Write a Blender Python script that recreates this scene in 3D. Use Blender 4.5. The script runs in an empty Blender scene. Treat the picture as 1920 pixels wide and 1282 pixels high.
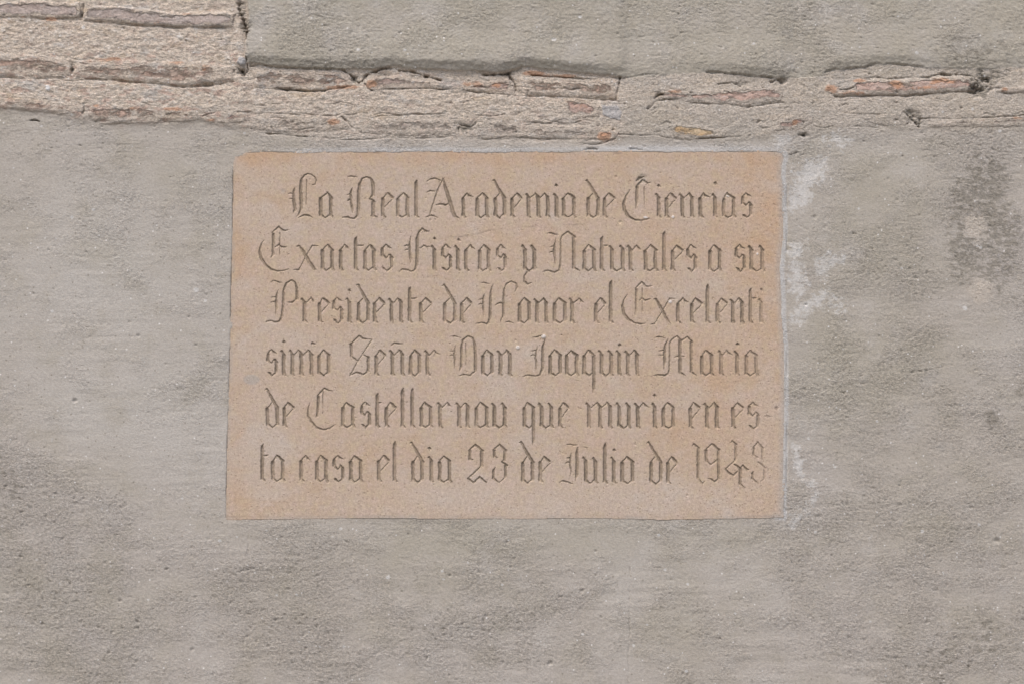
import bpy, math, numpy as np
from mathutils import Vector

# ------------------------------------------------------------------ camera, sky, sun, exposure
scene = bpy.context.scene
F_PX = 85.0 / 36.0 * 1920.0          # focal length in photo pixels
DIST = 3.944                         # camera to wall, metres (0.87 mm of wall per photo pixel)
PITCH = math.radians(3.4)
CAM_Z = 1.65
cam = bpy.data.cameras.new("camera")
cam.lens = 85.0
cam.sensor_width = 36.0
cam.clip_start = 0.05
cam.clip_end = 1000.0
cam_ob = bpy.data.objects.new("camera", cam)
scene.collection.objects.link(cam_ob)
cam_ob.location = (0.0, -DIST, CAM_Z)
cam_ob.rotation_euler = (math.pi / 2 + PITCH, 0.0, 0.0)
scene.camera = cam_ob

SUN_EL, SUN_AZ = 60.0, -24.0         # soft overcast light from above, a little from the left
world = bpy.data.worlds.new("World")
scene.world = world
world.use_nodes = True
wn = world.node_tree.nodes
sky = wn.new("ShaderNodeTexSky")
sky.sky_type = 'NISHITA'
sky.sun_disc = False
sky.sun_elevation = math.radians(SUN_EL)
sky.sun_rotation = math.radians(180.0 + SUN_AZ * -1.0)
sky.air_density = 1.0
sky.dust_density = 3.0
sky.ozone_density = 0.6
bg = wn["Background"]
bg.inputs[1].default_value = 0.13
world.node_tree.links.new(sky.outputs[0], bg.inputs[0])

sun = bpy.data.lights.new("sun", 'SUN')
sun.energy = 1.5
sun.angle = math.radians(32.0)
sun.color = (1.0, 0.975, 0.945)
sun_ob = bpy.data.objects.new("sun", sun)
scene.collection.objects.link(sun_ob)
_e, _a = math.radians(SUN_EL), math.radians(SUN_AZ)
to_sun = Vector((math.sin(_a) * math.cos(_e), -math.cos(_a) * math.cos(_e), math.sin(_e)))
sun_ob.rotation_euler = (-to_sun).to_track_quat('-Z', 'Y').to_euler()
sun_ob.location = to_sun * 20

vs = scene.view_settings
vs.view_transform = 'Standard'
vs.look = 'None'
vs.gamma = 1.0
vs.use_curve_mapping = False
vs.exposure = 0.86

# ------------------------------------------------------------------ helpers
RNG = np.random.default_rng(7)
COL = scene.collection
PX = DIST / F_PX                     # metres per photo pixel on the wall


def wall_xz(u, v):
    """photo pixel -> metres on the wall plane y = 0 (arrays broadcast)"""
    a = (u - 960.0) / F_PX
    b = (641.0 - v) / F_PX
    t = DIST / (math.cos(PITCH) - b * math.sin(PITCH))
    return t * a, CAM_Z + t * (math.sin(PITCH) + b * math.cos(PITCH)) + 0.0 * a


def perlin(U, V, su, sv, seed):
    r = np.random.default_rng(seed)
    x = (U - U.min()) / su
    y = (V - V.min()) / sv
    xi = x.astype(int); yi = y.astype(int)
    xf = x - xi; yf = y - yi
    g = r.random((yi.max() + 2, xi.max() + 2)) * 2 * np.pi
    gx, gy = np.cos(g), np.sin(g)
    fx = xf * xf * xf * (xf * (xf * 6 - 15) + 10)
    fy = yf * yf * yf * (yf * (yf * 6 - 15) + 10)

    def d(oy, ox):
        ii = np.ix_(yi + oy, xi + ox)
        return gx[ii] * (xf - ox)[None, :] + gy[ii] * (yf - oy)[:, None]
    a = d(0, 0) + fx[None, :] * (d(0, 1) - d(0, 0))
    b = d(1, 0) + fx[None, :] * (d(1, 1) - d(1, 0))
    return (a + fy[:, None] * (b - a)) * 1.5


def fbm(U, V, su, sv, octv, seed, gain=0.5):
    o = 0.0; amp = 1.0; tot = 0.0
    for k in range(octv):
        o = o + amp * perlin(U, V, su / 2 ** k, sv / 2 ** k, seed + 31 * k)
        tot += amp
        amp *= gain
    return o / tot ** 0.7


def smooth(e0, e1, x):
    t = np.clip((x - e0) / (e1 - e0), 0, 1)
    return t * t * (3 - 2 * t)


class Grid:
    """a sheet of wall laid out on photo pixels, kept as columns U and rows V"""

    def __init__(self, U, V):
        self.U, self.V = U, V
        self.nu, self.nv = len(U), len(V)
        self.UU = np.repeat(U[None, :], self.nv, 0)
        self.VV = np.repeat(V[:, None], self.nu, 1)

    def win(self, x0, y0, x1, y1):
        return (slice(max(np.searchsorted(self.V, y0) - 1, 0), np.searchsorted(self.V, y1) + 1),
                slice(max(np.searchsorted(self.U, x0) - 1, 0), np.searchsorted(self.U, x1) + 1))


def seg_val(u, v, p, q):
    """half width minus distance to a tapered stroke p -> q, p = (x, y, w)"""
    dx, dy = q[0] - p[0], q[1] - p[1]
    L = dx * dx + dy * dy
    t = np.clip(((u - p[0]) * dx + (v - p[1]) * dy) / max(L, 1e-9), 0, 1)
    w = p[2] + t * (q[2] - p[2])
    return w - np.hypot(u - p[0] - t * dx, v - p[1] - t * dy)


def strokes(g, wu, wv, lines, out, pad=4.0, ids=None, idn=0):
    """paint max(half width - distance) of poly-lines into out"""
    for pl in lines:
        if len(pl) == 1:
            pl = [pl[0], pl[0]]
        for p, q in zip(pl[:-1], pl[1:]):
            m = max(p[2], q[2]) + pad
            s = g.win(min(p[0], q[0]) - m, min(p[1], q[1]) - m, max(p[0], q[0]) + m, max(p[1], q[1]) + m)
            if out[s].size == 0:
                continue
            val = seg_val(wu[s], wv[s], p, q)
            better = val > out[s]
            out[s] = np.where(better, val, out[s])
            if ids is not None:
                ids[s] = np.where(better & (val > 0), idn, ids[s])


def poly_dist(u, v, pts):
    """signed distance to a polygon (positive inside)"""
    inside = np.zeros(u.shape, bool)
    dist = np.full(u.shape, 1e9)
    n = len(pts)
    for i in range(n):
        x0, y0 = pts[i]; x1, y1 = pts[(i + 1) % n]
        if y0 != y1:
            c = ((y0 > v) != (y1 > v)) & (u < (x1 - x0) * (v - y0) / (y1 - y0) + x0)
            inside ^= c
        dx, dy = x1 - x0, y1 - y0
        t = np.clip(((u - x0) * dx + (v - y0) * dy) / max(dx * dx + dy * dy, 1e-9), 0, 1)
        dist = np.minimum(dist, np.hypot(u - x0 - t * dx, v - y0 - t * dy))
    return np.where(inside, dist, -dist)


def build(name, P, quads, mat, parent, attrs=None, smooth_shade=True, skirt=0.0, loc=(0, 0, 0)):
    """one mesh object from a subset of a grid's quads; skirt gives the piece its depth into the wall"""
    idx, inv = np.unique(quads, return_inverse=True)
    q = inv.reshape(-1, 4).astype(np.int32)
    v = P[idx].astype(np.float32)
    at = {k: a[idx].astype(np.float32) for k, a in (attrs or {}).items()}
    if skirt > 0:
        n = len(v)
        e = np.concatenate([q[:, [0, 1]], q[:, [1, 2]], q[:, [2, 3]], q[:, [3, 0]]])
        key = e[:, 0].astype(np.int64) * n + e[:, 1]
        rkey = e[:, 1].astype(np.int64) * n + e[:, 0]
        b = e[~np.isin(key, rkey)]
        bi, binv = np.unique(b, return_inverse=True)
        binv = binv.reshape(-1, 2)
        bv = v[bi].copy()
        bv[:, 1] = np.maximum(bv[:, 1] + 0.004, skirt)
        v = np.concatenate([v, bv])
        sk = np.stack([b[:, 1], b[:, 0], n + binv[:, 0], n + binv[:, 1]], 1).astype(np.int32)
        q = np.concatenate([q, sk])
        at = {k: np.concatenate([a, a[bi]]) for k, a in at.items()}
    me = bpy.data.meshes.new(name)
    me.vertices.add(len(v))
    me.vertices.foreach_set("co", (v - np.array(loc, np.float32)).ravel())
    me.loops.add(q.size)
    me.loops.foreach_set("vertex_index", q.ravel())
    me.polygons.add(len(q))
    me.polygons.foreach_set("loop_start", np.arange(0, q.size, 4, dtype=np.int32))
    me.polygons.foreach_set("use_smooth", np.full(len(q), smooth_shade))
    me.update(calc_edges=True)
    for k, a in at.items():
        me.attributes.new(k, 'FLOAT', 'POINT').data.foreach_set("value", a)
    me.materials.append(mat)
    ob = bpy.data.objects.new(name, me)
    COL.objects.link(ob)
    ob.parent = parent
    return ob


def empty(name, loc, label, cat):
    o = bpy.data.objects.new(name, None)
    COL.objects.link(o)
    o.location = loc
    o.empty_display_size = 0.1
    o["label"] = label
    o["category"] = cat
    return o


# ------------------------------------------------------------------ materials
class Nodes:
    def __init__(self, name, rough=0.95):
        self.mat = bpy.data.materials.new(name)
        self.mat.use_nodes = True
        self.t = self.mat.node_tree
        self.b = self.t.nodes["Principled BSDF"]
        self.b.inputs["Roughness"].default_value = rough
        self.b.inputs["Specular IOR Level"].default_value = 0.15
        self.tc = self.t.nodes.new("ShaderNodeTexCoord").outputs["Object"]

    def link(self, a, b):
        self.t.links.new(a, b)

    def coords(self, sx, sy, sz, off=(0, 0, 0)):
        m = self.t.nodes.new("ShaderNodeMapping")
        m.inputs["Scale"].default_value = (sx, sy, sz)
        m.inputs["Location"].default_value = off
        self.link(self.tc, m.inputs[0])
        return m.outputs[0]

    def noise(self, scale, detail=4.0, rough=0.55, stretch=(1, 1, 1), off=(0, 0, 0)):
        n = self.t.nodes.new("ShaderNodeTexNoise")
        n.inputs["Scale"].default_value = scale
        n.inputs["Detail"].default_value = detail
        n.inputs["Roughness"].default_value = rough
        self.link(self.coords(*stretch, off), n.inputs["Vector"])
        return n.outputs[0]

    def voronoi(self, scale, off=(0, 0, 0)):
        n = self.t.nodes.new("ShaderNodeTexVoronoi")
        n.inputs["Scale"].default_value = scale
        self.link(self.coords(1, 1, 1, off), n.inputs["Vector"])
        return n

    def attr(self, name):
        n = self.t.nodes.new("ShaderNodeAttribute")
        n.attribute_name = name
        return n.outputs["Fac"]

    def math(self, op, a, b=0.0, c=0.0, clamp=False):
        n = self.t.nodes.new("ShaderNodeMath")
        n.operation = op
        n.use_clamp = clamp
        for i, x in enumerate((a, b, c)):
            if hasattr(x, "links"):
                self.link(x, n.inputs[i])
            else:
                n.inputs[i].default_value = x
        return n.outputs[0]

    def ramp(self, x, lo, hi, a=0.0, b=1.0):
        n = self.t.nodes.new("ShaderNodeMapRange")
        n.interpolation_type = 'SMOOTHSTEP'
        self.link(x, n.inputs[0])
        for i, val in enumerate((lo, hi, a, b)):
            n.inputs[i + 1].default_value = val
        return n.outputs[0]

    def mix(self, fac, a, b, mode='MIX'):
        n = self.t.nodes.new("ShaderNodeMix")
        n.data_type = 'RGBA'
        n.blend_type = mode
        for sock, x in ((n.inputs[0], fac), (n.inputs[6], a), (n.inputs[7], b)):
            if hasattr(x, "links"):
                self.link(x, sock)
            elif isinstance(x, tuple):
                sock.default_value = (*x, 1.0)
            else:
                sock.default_value = x
        return n.outputs[2]

    def grey(self, x):
        n = self.t.nodes.new("ShaderNodeCombineColor")
        for i in range(3):
            self.link(x, n.inputs[i])
        return n.outputs[0]

    def finish(self, col, height=None, dist=0.001, strength=1.0):
        self.link(col, self.b.inputs["Base Color"])
        if height is not None:
            bp = self.t.nodes.new("ShaderNodeBump")
            bp.inputs["Distance"].default_value = dist
            bp.inputs["Strength"].default_value = strength
            self.link(height, bp.inputs["Height"])
            self.link(bp.outputs[0], self.b.inputs["Normal"])
        return self.mat


def broken(n, mask, noise, k=0.9):
    """let noise eat into the edge of a painted stain"""
    return n.ramp(n.math('ADD', mask, n.math('MULTIPLY', n.math('SUBTRACT', noise, 0.5), k)), 0.25, 0.75)


def plaster_colour(n):
    """colour and relief shared by plaster, mortar and the mortar smeared over bricks"""
    big = n.noise(2.6, 4, 0.6)
    mid = n.noise(13, 5, 0.62, off=(3, 0, 1))
    fine = n.noise(230, 5, 0.68, (1, 1, 1.45))
    grain = n.noise(520, 3, 0.6, (1, 1, 1.5))
    c = n.mix(n.ramp(big, 0.38, 0.62), (0.328, 0.290, 0.246), (0.345, 0.307, 0.268))
    c = n.mix(n.attr("pale"), c, (0.372, 0.338, 0.298))
    c = n.mix(n.math('MULTIPLY', n.attr("olive"), n.ramp(mid, 0.3, 0.6, 0.55, 1.0)), c, (0.318, 0.284, 0.230))
    c = n.mix(n.ramp(mid, 0.48, 0.68, 0, 0.5), c, (0.298, 0.264, 0.210))
    c = n.mix(n.ramp(mid, 0.48, 0.30, 0, 0.4), c, (0.392, 0.358, 0.320))
    tone = n.noise(16, 5, 0.65, (1, 1, 2.2), (6, 3, 8))
    crumb = n.noise(70, 5, 0.7, (1, 1, 1.5), (5, 5, 5))
    cr = n.attr("cream")
    c = n.mix(n.math('MULTIPLY', cr, n.ramp(fine, 0.3, 0.6, 0.6, 1.0)), c, (0.530, 0.438, 0.350))
    c = n.mix(n.math('MULTIPLY', cr, n.ramp(tone, 0.54, 0.66, 0, .75)), c, (0.375, 0.350, 0.322))
    c = n.mix(n.math('MULTIPLY', cr, n.ramp(tone, 0.44, 0.34, 0, .55)), c, (0.445, 0.335, 0.225))
    c = n.mix(n.math('MULTIPLY', cr, n.ramp(crumb, 0.53, 0.66, 0, .85)), c, (0.590, 0.530, 0.462))
    c = n.mix(n.math('MULTIPLY', cr, n.ramp(crumb, 0.43, 0.33, 0, .4)), c, (0.360, 0.285, 0.210))
    c = n.mix(n.math('MULTIPLY', n.attr("pink"), n.ramp(n.noise(38, 5, 0.66, (1, 1, 2.0), (9, 1, 4)), 0.50, 0.62, 0, .7)),
              c, (0.375, 0.258, 0.205))
    c = n.mix(n.ramp(n.math('ADD', n.attr("rust"), n.math('MULTIPLY', n.math('SUBTRACT', crumb, 0.5), 1.4)), 0.35, 0.7, 0, .8), c, (0.420, 0.240, 0.150))
    c = n.mix(n.math('MULTIPLY', n.attr("beige"), 0.5), c, (0.450, 0.385, 0.315))
    c = n.mix(n.math('MULTIPLY', broken(n, n.attr("dirt"), fine, 1.5), 0.66), c, (0.185, 0.163, 0.130))
    wn_ = n.noise(85, 6, 0.75, off=(2, 2, 2))
    w = n.ramp(n.math('ADD', n.attr("white"), n.math('MULTIPLY', n.math('SUBTRACT', wn_, 0.5), 1.9)), 0.2, 0.85)
    c = n.mix(n.math('MULTIPLY', w, 0.66), c, (0.515, 0.490, 0.462))
    c = n.mix(n.math('MULTIPLY', n.attr("blue"), n.ramp(fine, .35, .6, .5, .9)), c, (0.405, 0.388, 0.372))
    # grain of the sand
    rk = n.ramp(n.attr("rough"), 0.15, 1.1, 0.45, 1.0)
    c = n.mix(rk, c, n.grey(n.ramp(fine, 0.34, 0.66, 0.78, 1.15)), 'MULTIPLY')
    c = n.mix(rk, c, n.grey(n.ramp(grain, 0.32, 0.68, 0.83, 1.14)), 'MULTIPLY')
    sp = n.voronoi(170)
    sel = n.t.nodes.new("ShaderNodeSeparateColor")
    n.link(sp.outputs["Color"], sel.inputs[0])
    dot = n.math('MULTIPLY', n.ramp(sp.outputs["Distance"], 0.30, 0.14), n.ramp(sel.outputs[0], 0.955, 0.965))
    c = n.mix(n.math('MULTIPLY', dot, 0.75), c, (0.62, 0.585, 0.55))
    dk = n.math('MULTIPLY', n.ramp(sp.outputs["Distance"], 0.34, 0.12), n.ramp(sel.outputs[1], 0.965, 0.975))
    c = n.mix(n.math('MULTIPLY', dk, 0.6), c, (0.16, 0.135, 0.105))
    h = n.math('ADD', n.math('MULTIPLY', fine, 0.9), n.math('MULTIPLY', grain, 0.5))
    h = n.math('MULTIPLY', h, n.ramp(n.attr("rough"), 0.15, 1.2, 0.35, 1.25))
    h = n.math('ADD', h, n.math('MULTIPLY', n.math('MULTIPLY', crumb, cr), 1.6))
    return c, h


def plaster_material():
    n = Nodes("weathered_lime_plaster")
    c, h = plaster_colour(n)
    return n.finish(c, h, 0.0026, 0.9)


def brick_material(name, base, second, smear, off=(0, 0, 0)):
    n = Nodes(name)
    pc, ph_ = plaster_colour(n)
    a = n.noise(22, 5, 0.6, (1, 1, 2.0), off)
    b = n.noise(70, 5, 0.68, (1, 1, 1.6), off)
    fine = n.noise(330, 4, 0.65, (1, 1, 1.4))
    c = n.mix(n.ramp(a, 0.40, 0.60), base, second)
    c = n.mix(n.ramp(b, 0.53, 0.68, 0, 0.55), c, tuple(x * 0.64 for x in base))
    c = n.mix(n.ramp(n.noise(48, 5, 0.65, (1, 1, 2), off), 0.58, 0.72, 0, 0.7), c, (0.42, 0.385, 0.35))
    c = n.mix(1.0, c, n.grey(n.ramp(fine, 0.32, 0.68, 0.76, 1.16)), 'MULTIPLY')
    c = n.mix(n.ramp(n.math('ADD', n.attr("rust"), n.math('MULTIPLY', n.math('SUBTRACT', b, 0.5), 1.4)), 0.35, 0.65, 0, .85), c, (0.430, 0.235, 0.140))
    # mortar still clinging to it, more towards the joints
    sm = n.noise(30, 7, 0.72, (1, 1, 2.1), (off[0] + 4, off[1], off[2] + 7))
    cov = n.math('ADD', n.math('MULTIPLY', n.attr("cover"), 0.34), n.math('ADD', sm, smear * 0.42 - 0.28))
    cov = n.ramp(cov, 0.40, 0.53, 0, 0.95)
    c = n.mix(cov, c, pc)
    h = n.math('ADD', n.math('MULTIPLY', b, 1.2), n.math('MULTIPLY', fine, 0.5))
    h = n.math('ADD', h, n.math('MULTIPLY', cov, n.math('ADD', ph_, 0.5)))
    return n.finish(c, h, 0.003, 0.9)


def stone_material():
    n = Nodes("sandstone_plaque")
    big = n.noise(5.5, 5, 0.6, off=(1, 0, 2))
    mid = n.noise(24, 5, 0.6)
    fine = n.noise(210, 5, 0.65)
    grain = n.noise(700, 3, 0.6)
    c = n.mix(n.ramp(big, 0.36, 0.64), (0.393, 0.294, 0.216), (0.385, 0.301, 0.234))
    c = n.mix(n.ramp(mid, 0.46, 0.66, 0, 0.5), c, (0.370, 0.263, 0.174))
    c = n.mix(n.ramp(n.noise(9, 4, 0.6, off=(7, 7, 7)), 0.52, 0.70, 0, 0.45), c, (0.411, 0.301, 0.241))
    patch = n.noise(62, 4, 0.6, off=(4, 2, 9))
    c = n.mix(n.ramp(patch, 0.50, 0.62, 0, 0.6), c, (0.405, 0.314, 0.213))
    c = n.mix(n.ramp(patch, 0.47, 0.36, 0, 0.55), c, (0.426, 0.318, 0.257))
    c = n.mix(n.math('MULTIPLY', n.math('MULTIPLY', n.attr("orange"), n.ramp(mid, 0.32, 0.62, 0.35, 1.0)), 0.85), c, (0.393, 0.241, 0.136))
    c = n.mix(n.math('MULTIPLY', n.attr("pale"), n.ramp(mid, 0.3, 0.7, 0.4, 0.9)), c, (0.411, 0.347, 0.295))
    c = n.mix(n.math('MULTIPLY', n.attr("blue"), 0.85), c, (0.315, 0.281, 0.247))
    c = n.mix(n.math('MULTIPLY', broken(n, n.attr("white"), fine, 0.6), 0.9), c, (0.526, 0.474, 0.427))
    c = n.mix(n.math('MULTIPLY', broken(n, n.attr("dirt"), fine, 0.8), 0.55), c, (0.207, 0.158, 0.113))
    c = n.mix(1.0, c, n.grey(n.ramp(fine, 0.34, 0.66, 0.89, 1.08)), 'MULTIPLY')
    c = n.mix(1.0, c, n.grey(n.ramp(grain, 0.34, 0.66, 0.85, 1.12)), 'MULTIPLY')
    # letter cuts toned darker brown, fading out just past their rims
    c = n.mix(n.math('MULTIPLY', n.attr("cut_tone"), n.ramp(fine, 0.32, 0.65, 0.98, 0.62)), c, (0.192, 0.150, 0.108))
    sp = n.voronoi(240)
    sel = n.t.nodes.new("ShaderNodeSeparateColor")
    n.link(sp.outputs["Color"], sel.inputs[0])
    dk = n.math('MULTIPLY', n.ramp(sp.outputs["Distance"], 0.34, 0.12),
                n.ramp(n.math('ADD', sel.outputs[1], n.math('MULTIPLY', n.attr("pitted"), 0.07)), 0.92, 0.94))
    c = n.mix(n.math('MULTIPLY', dk, 0.55), c, (0.169, 0.113, 0.069))
    lt = n.math('MULTIPLY', n.ramp(sp.outputs["Distance"], 0.30, 0.12), n.ramp(sel.outputs[0], 0.955, 0.97))
    c = n.mix(n.math('MULTIPLY', lt, 0.55), c, (0.510, 0.437, 0.370))
    h = n.math('ADD', n.math('MULTIPLY', fine, 0.6), n.math('MULTIPLY', grain, 0.35))
    h = n.math('SUBTRACT', h, n.math('MULTIPLY', dk, 0.6))
    return n.finish(c, h, 0.0010, 0.4)


def ground_material():
    n = Nodes("street_paving")
    c = n.mix(n.ramp(n.noise(1.2, 6, 0.6), 0.35, 0.65), (0.21, 0.195, 0.175), (0.28, 0.26, 0.235))
    c = n.mix(1.0, c, n.grey(n.ramp(n.noise(60, 4, 0.6), 0.3, 0.7, 0.85, 1.1)), 'MULTIPLY')
    return n.finish(c, n.noise(90, 4, 0.6), 0.004, 0.6)


M_PLASTER = plaster_material()
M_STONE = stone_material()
M_BRICK = {
    'purple': brick_material("brick_purple_grey", (0.355, 0.282, 0.242), (0.372, 0.310, 0.272), 0.16),
    'smear': brick_material("brick_under_mortar", (0.365, 0.255, 0.198), (0.395, 0.300, 0.238), 0.64, (3, 0, 0)),
    'grey': brick_material("brick_under_grey_render", (0.360, 0.285, 0.235), (0.378, 0.320, 0.270), 0.66, (1, 0, 5)),
    'orange': brick_material("brick_orange_red", (0.450, 0.235, 0.145), (0.440, 0.300, 0.225), 0.33, (2, 0, 2)),
    'pink': brick_material("brick_pink", (0.405, 0.275, 0.222), (0.420, 0.315, 0.262), 0.36, (6, 0, 1)),
    'ochre': brick_material("brick_ochre", (0.450, 0.300, 0.165), (0.500, 0.380, 0.250), 0.36, (8, 0, 3)),
    'plum': brick_material("brick_plum", (0.350, 0.245, 0.205), (0.370, 0.285, 0.240), 0.42, (5, 0, 8)),
    'stone': brick_material("grey_pebble", (0.350, 0.325, 0.305), (0.390, 0.370, 0.350), -0.2, (1, 1, 1)),
    'limestone': brick_material("white_pebble", (0.560, 0.535, 0.510), (0.600, 0.570, 0.540), -0.6, (1, 4, 1)),
}

# ------------------------------------------------------------------ the ground
gm = bpy.data.meshes.new("pavement")
gm.from_pydata([(-150, -300, 0), (150, -300, 0), (150, 0.4, 0), (-150, 0.4, 0)], [], [(0, 1, 2, 3)])
gm.materials.append(ground_material())
ground = bpy.data.objects.new("pavement", gm)
COL.objects.link(ground)
ground["kind"] = "structure"

# ------------------------------------------------------------------ outline of the plaque (photo pixels)
PLAQUE = [(441, 304), (444, 296), (450, 293), (459, 291), (466, 287), (492, 285.5), (530, 286), (560, 288), (620, 286),
          (700, 286.5), (800, 285), (900, 287), (1000, 286), (1060, 286.5), (1100, 285), (1200, 285), (1300, 286),
          (1400, 285), (1455, 285.5), (1466, 288), (1469, 296), (1465, 312), (1464, 330), (1467, 352), (1466, 380),
          (1468, 420), (1468, 445), (1463, 480), (1461, 505), (1464, 540), (1465, 600), (1469, 650), (1470, 740),
          (1469, 800), (1468, 860), (1467, 910), (1465, 940), (1466, 966), (1380, 967.5), (1240, 970), (1170, 968),
          (1100, 966.5), (950, 968.5), (820, 968), (700, 966.5), (560, 968.5), (427, 970), (427.5, 930), (429, 870),
          (429, 840), (431.5, 760), (434, 680), (435.5, 600), (437, 520), (439, 440), (440, 380)]

# ------------------------------------------------------------------ the wall: relief in millimetres on a grid of photo pixels
def axis(inner, lo, hi, step=2.8, grow=1.07):
    a = []; s = step; x = inner[0] - s
    while x > lo:
        a.append(x); s = min(s * (grow if s < 40 else 1.5), 500); x -= s
    a.append(lo)
    b = []; s = step; x = inner[-1] + s
    while x < hi:
        b.append(x); s = min(s * (grow if s < 40 else 1.5), 500); x += s
    b.append(hi)
    return np.concatenate([a[::-1], inner, b])


V_GROUND = 641 + 1.90 / PX
W = Grid(axis(np.arange(-60, 1980, 1.7), -3200, 5200),
         axis(np.concatenate([np.arange(-40, 292, 1.3), np.arange(292, 1330, 2.05)]), -2600, 641 + 1.64 / PX + 250))
U, V, UU, VV = W.U, W.V, W.UU, W.VV
Un = np.clip(U, -1100, 3000); Vn = np.clip(V, -900, 2200)      # noise domain
fade = (smooth(-900, -350, U) * smooth(2800, 2300, U))[None, :] * (smooth(-800, -350, V) * smooth(2000, 1500, V))[:, None]


def N(su, sv, o, seed, gain=0.5):
    return fbm(Un, Vn, su, sv, o, seed, gain)


n_big = N(260, 220, 3, 11)
n_mid = N(48, 36, 3, 12)
n_gr = N(8.5, 6.0, 2, 13, 0.9)
n_rock = N(20, 13, 4, 14, 0.75)
wob_u = N(26, 26, 4, 15, .65) * 5.5
wob_v = N(30, 20, 4, 16, .65) * 4.2
n_crk = N(38, 38, 3, 17)
ru, rv = UU + wob_u, VV + wob_v                                # ragged coordinates
ru2, rv2 = UU + wob_u * 0.45, VV + wob_v * 0.45


def lerp_table(x, tab):
    t = np.array(tab, float)
    return np.interp(x, t[:, 0], t[:, 1])


LIP = [(440, 118), (466, 119), (500, 122), (560, 129), (640, 130.5), (676, 130), (700, 131), (722, 127), (738, 124),
       (752, 129), (800, 131), (840, 132), (900, 135), (945, 136), (962, 131), (975, 127), (990, 125.5), (1020, 131),
       (1060, 135), (1110, 139), (1160, 143), (1180, 146), (1230, 143), (1300, 137), (1375, 138), (1400, 143),
       (1440, 146), (1472, 146), (1500, 146), (1544, 143), (1560, 134), (1600, 127), (1640, 122), (1690, 121),
       (1750, 127), (1820, 129), (1850, 130), (1900, 127), (2100, 124)]
LIP_T = [(440, 9), (700, 9.5), (840, 12), (950, 12), (1100, 11), (1160, 8), (1178, 2.5), (1290, 2.0), (1350, 4.5),
         (1400, 7), (1462, 6), (1490, 1.2), (1535, 1.2), (1560, 5), (1700, 5.5), (1760, 3.5), (1830, 4), (1900, 3), (2100, 3)]
lip = lerp_table(U, LIP)[None, :]
lip_t = lerp_table(U, LIP_T)[None, :]
edge = lip - (VV + wob_v * 0.7)                               # > 0 above the lip
left_edge = (UU + wob_u * 0.5) - (463 + 3 * np.sin(VV / 23))
slab = smooth(-1.6, 1.6, edge) * smooth(-1.5, 2.5, left_edge)

LOW = [(-3000, 206), (0, 206), (60, 208), (120, 216), (190, 234), (300, 234), (380, 228), (470, 246), (600, 262),
       (800, 262), (1000, 264), (1150, 272), (1180, 258), (1260, 266), (1380, 266), (1450, 258), (1520, 250), (1640, 244),
       (1760, 246), (1960, 244), (5000, 244)]
low = lerp_table(U, LOW)[None, :]
below = smooth(-14, 12, VV + wob_v - low)                      # lower plaster feathering over the masonry
band = (1 - slab) * (1 - below)
left_zone = smooth(470, 450, UU)
right_zone = smooth(1150, 1185, UU)

h = np.zeros_like(UU)
lower_h = 1.4 * n_big + 0.45 * n_mid
def gblob(x, y, rx, ry, amp=1.0):
    return amp * np.exp(-(((UU - x) / rx) ** 2 + ((VV - y) / ry) ** 2))


trowel = N(150, 15, 3, 24) * np.clip(N(170, 130, 2, 25) + 0.25, 0, 1)
rough_zone = np.clip(0.42 + 0.8 * N(300, 240, 3, 21) + gblob(70, 1130, 220, 170, .8) + gblob(20, 900, 80, 70, .6) + gblob(800, 1190, 260, 90, .55)
                     + gblob(1700, 850, 220, 420, .45) + gblob(1850, 400, 80, 140, .6) + gblob(1850, 1200, 160, 90, .5) + gblob(560, 1090, 160, 60, .35)
                     + 0.65 * N(75, 50, 3, 23) - gblob(220, 550, 200, 260, .3) - gblob(250, 860, 120, 60, .3), 0.1, 1.6)
n_pit = N(13, 8, 2, 22, 0.8)
hollow = np.clip(n_pit - 0.30, 0, 1) * 3.2                      # little torn hollows left by the float
lower_h = lower_h + n_gr * (0.14 + 0.70 * rough_zone) - hollow * (0.1 + 1.0 * rough_zone) + trowel * 0.9
upper_h = lip_t * (0.35 + 0.65 * smooth(-2, 20, edge + 3 * n_rock)) * (1 - 0.25 * smooth(20, 80, edge)) + 1.2 * n_big + 0.4 * n_mid + n_gr * (0.45 + 0.55 * rough_zone) - hollow * (0.45 + 0.7 * rough_zone)
mort_h = -0.6 + 3.2 * left_zone + 0.8 * right_zone + n_rock * (1.9 - 0.8 * right_zone) + n_gr * 0.6
h = lower_h * below + mort_h * (1 - below)
h = h * (1 - slab) + upper_h * slab

# pieces of brick that show in the band: outline in photo pixels, kind, how proud (mm)
def zp(ox, oy, s, pts):
    return [(ox + x / s, oy + y / s) for x, y in pts]


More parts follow.
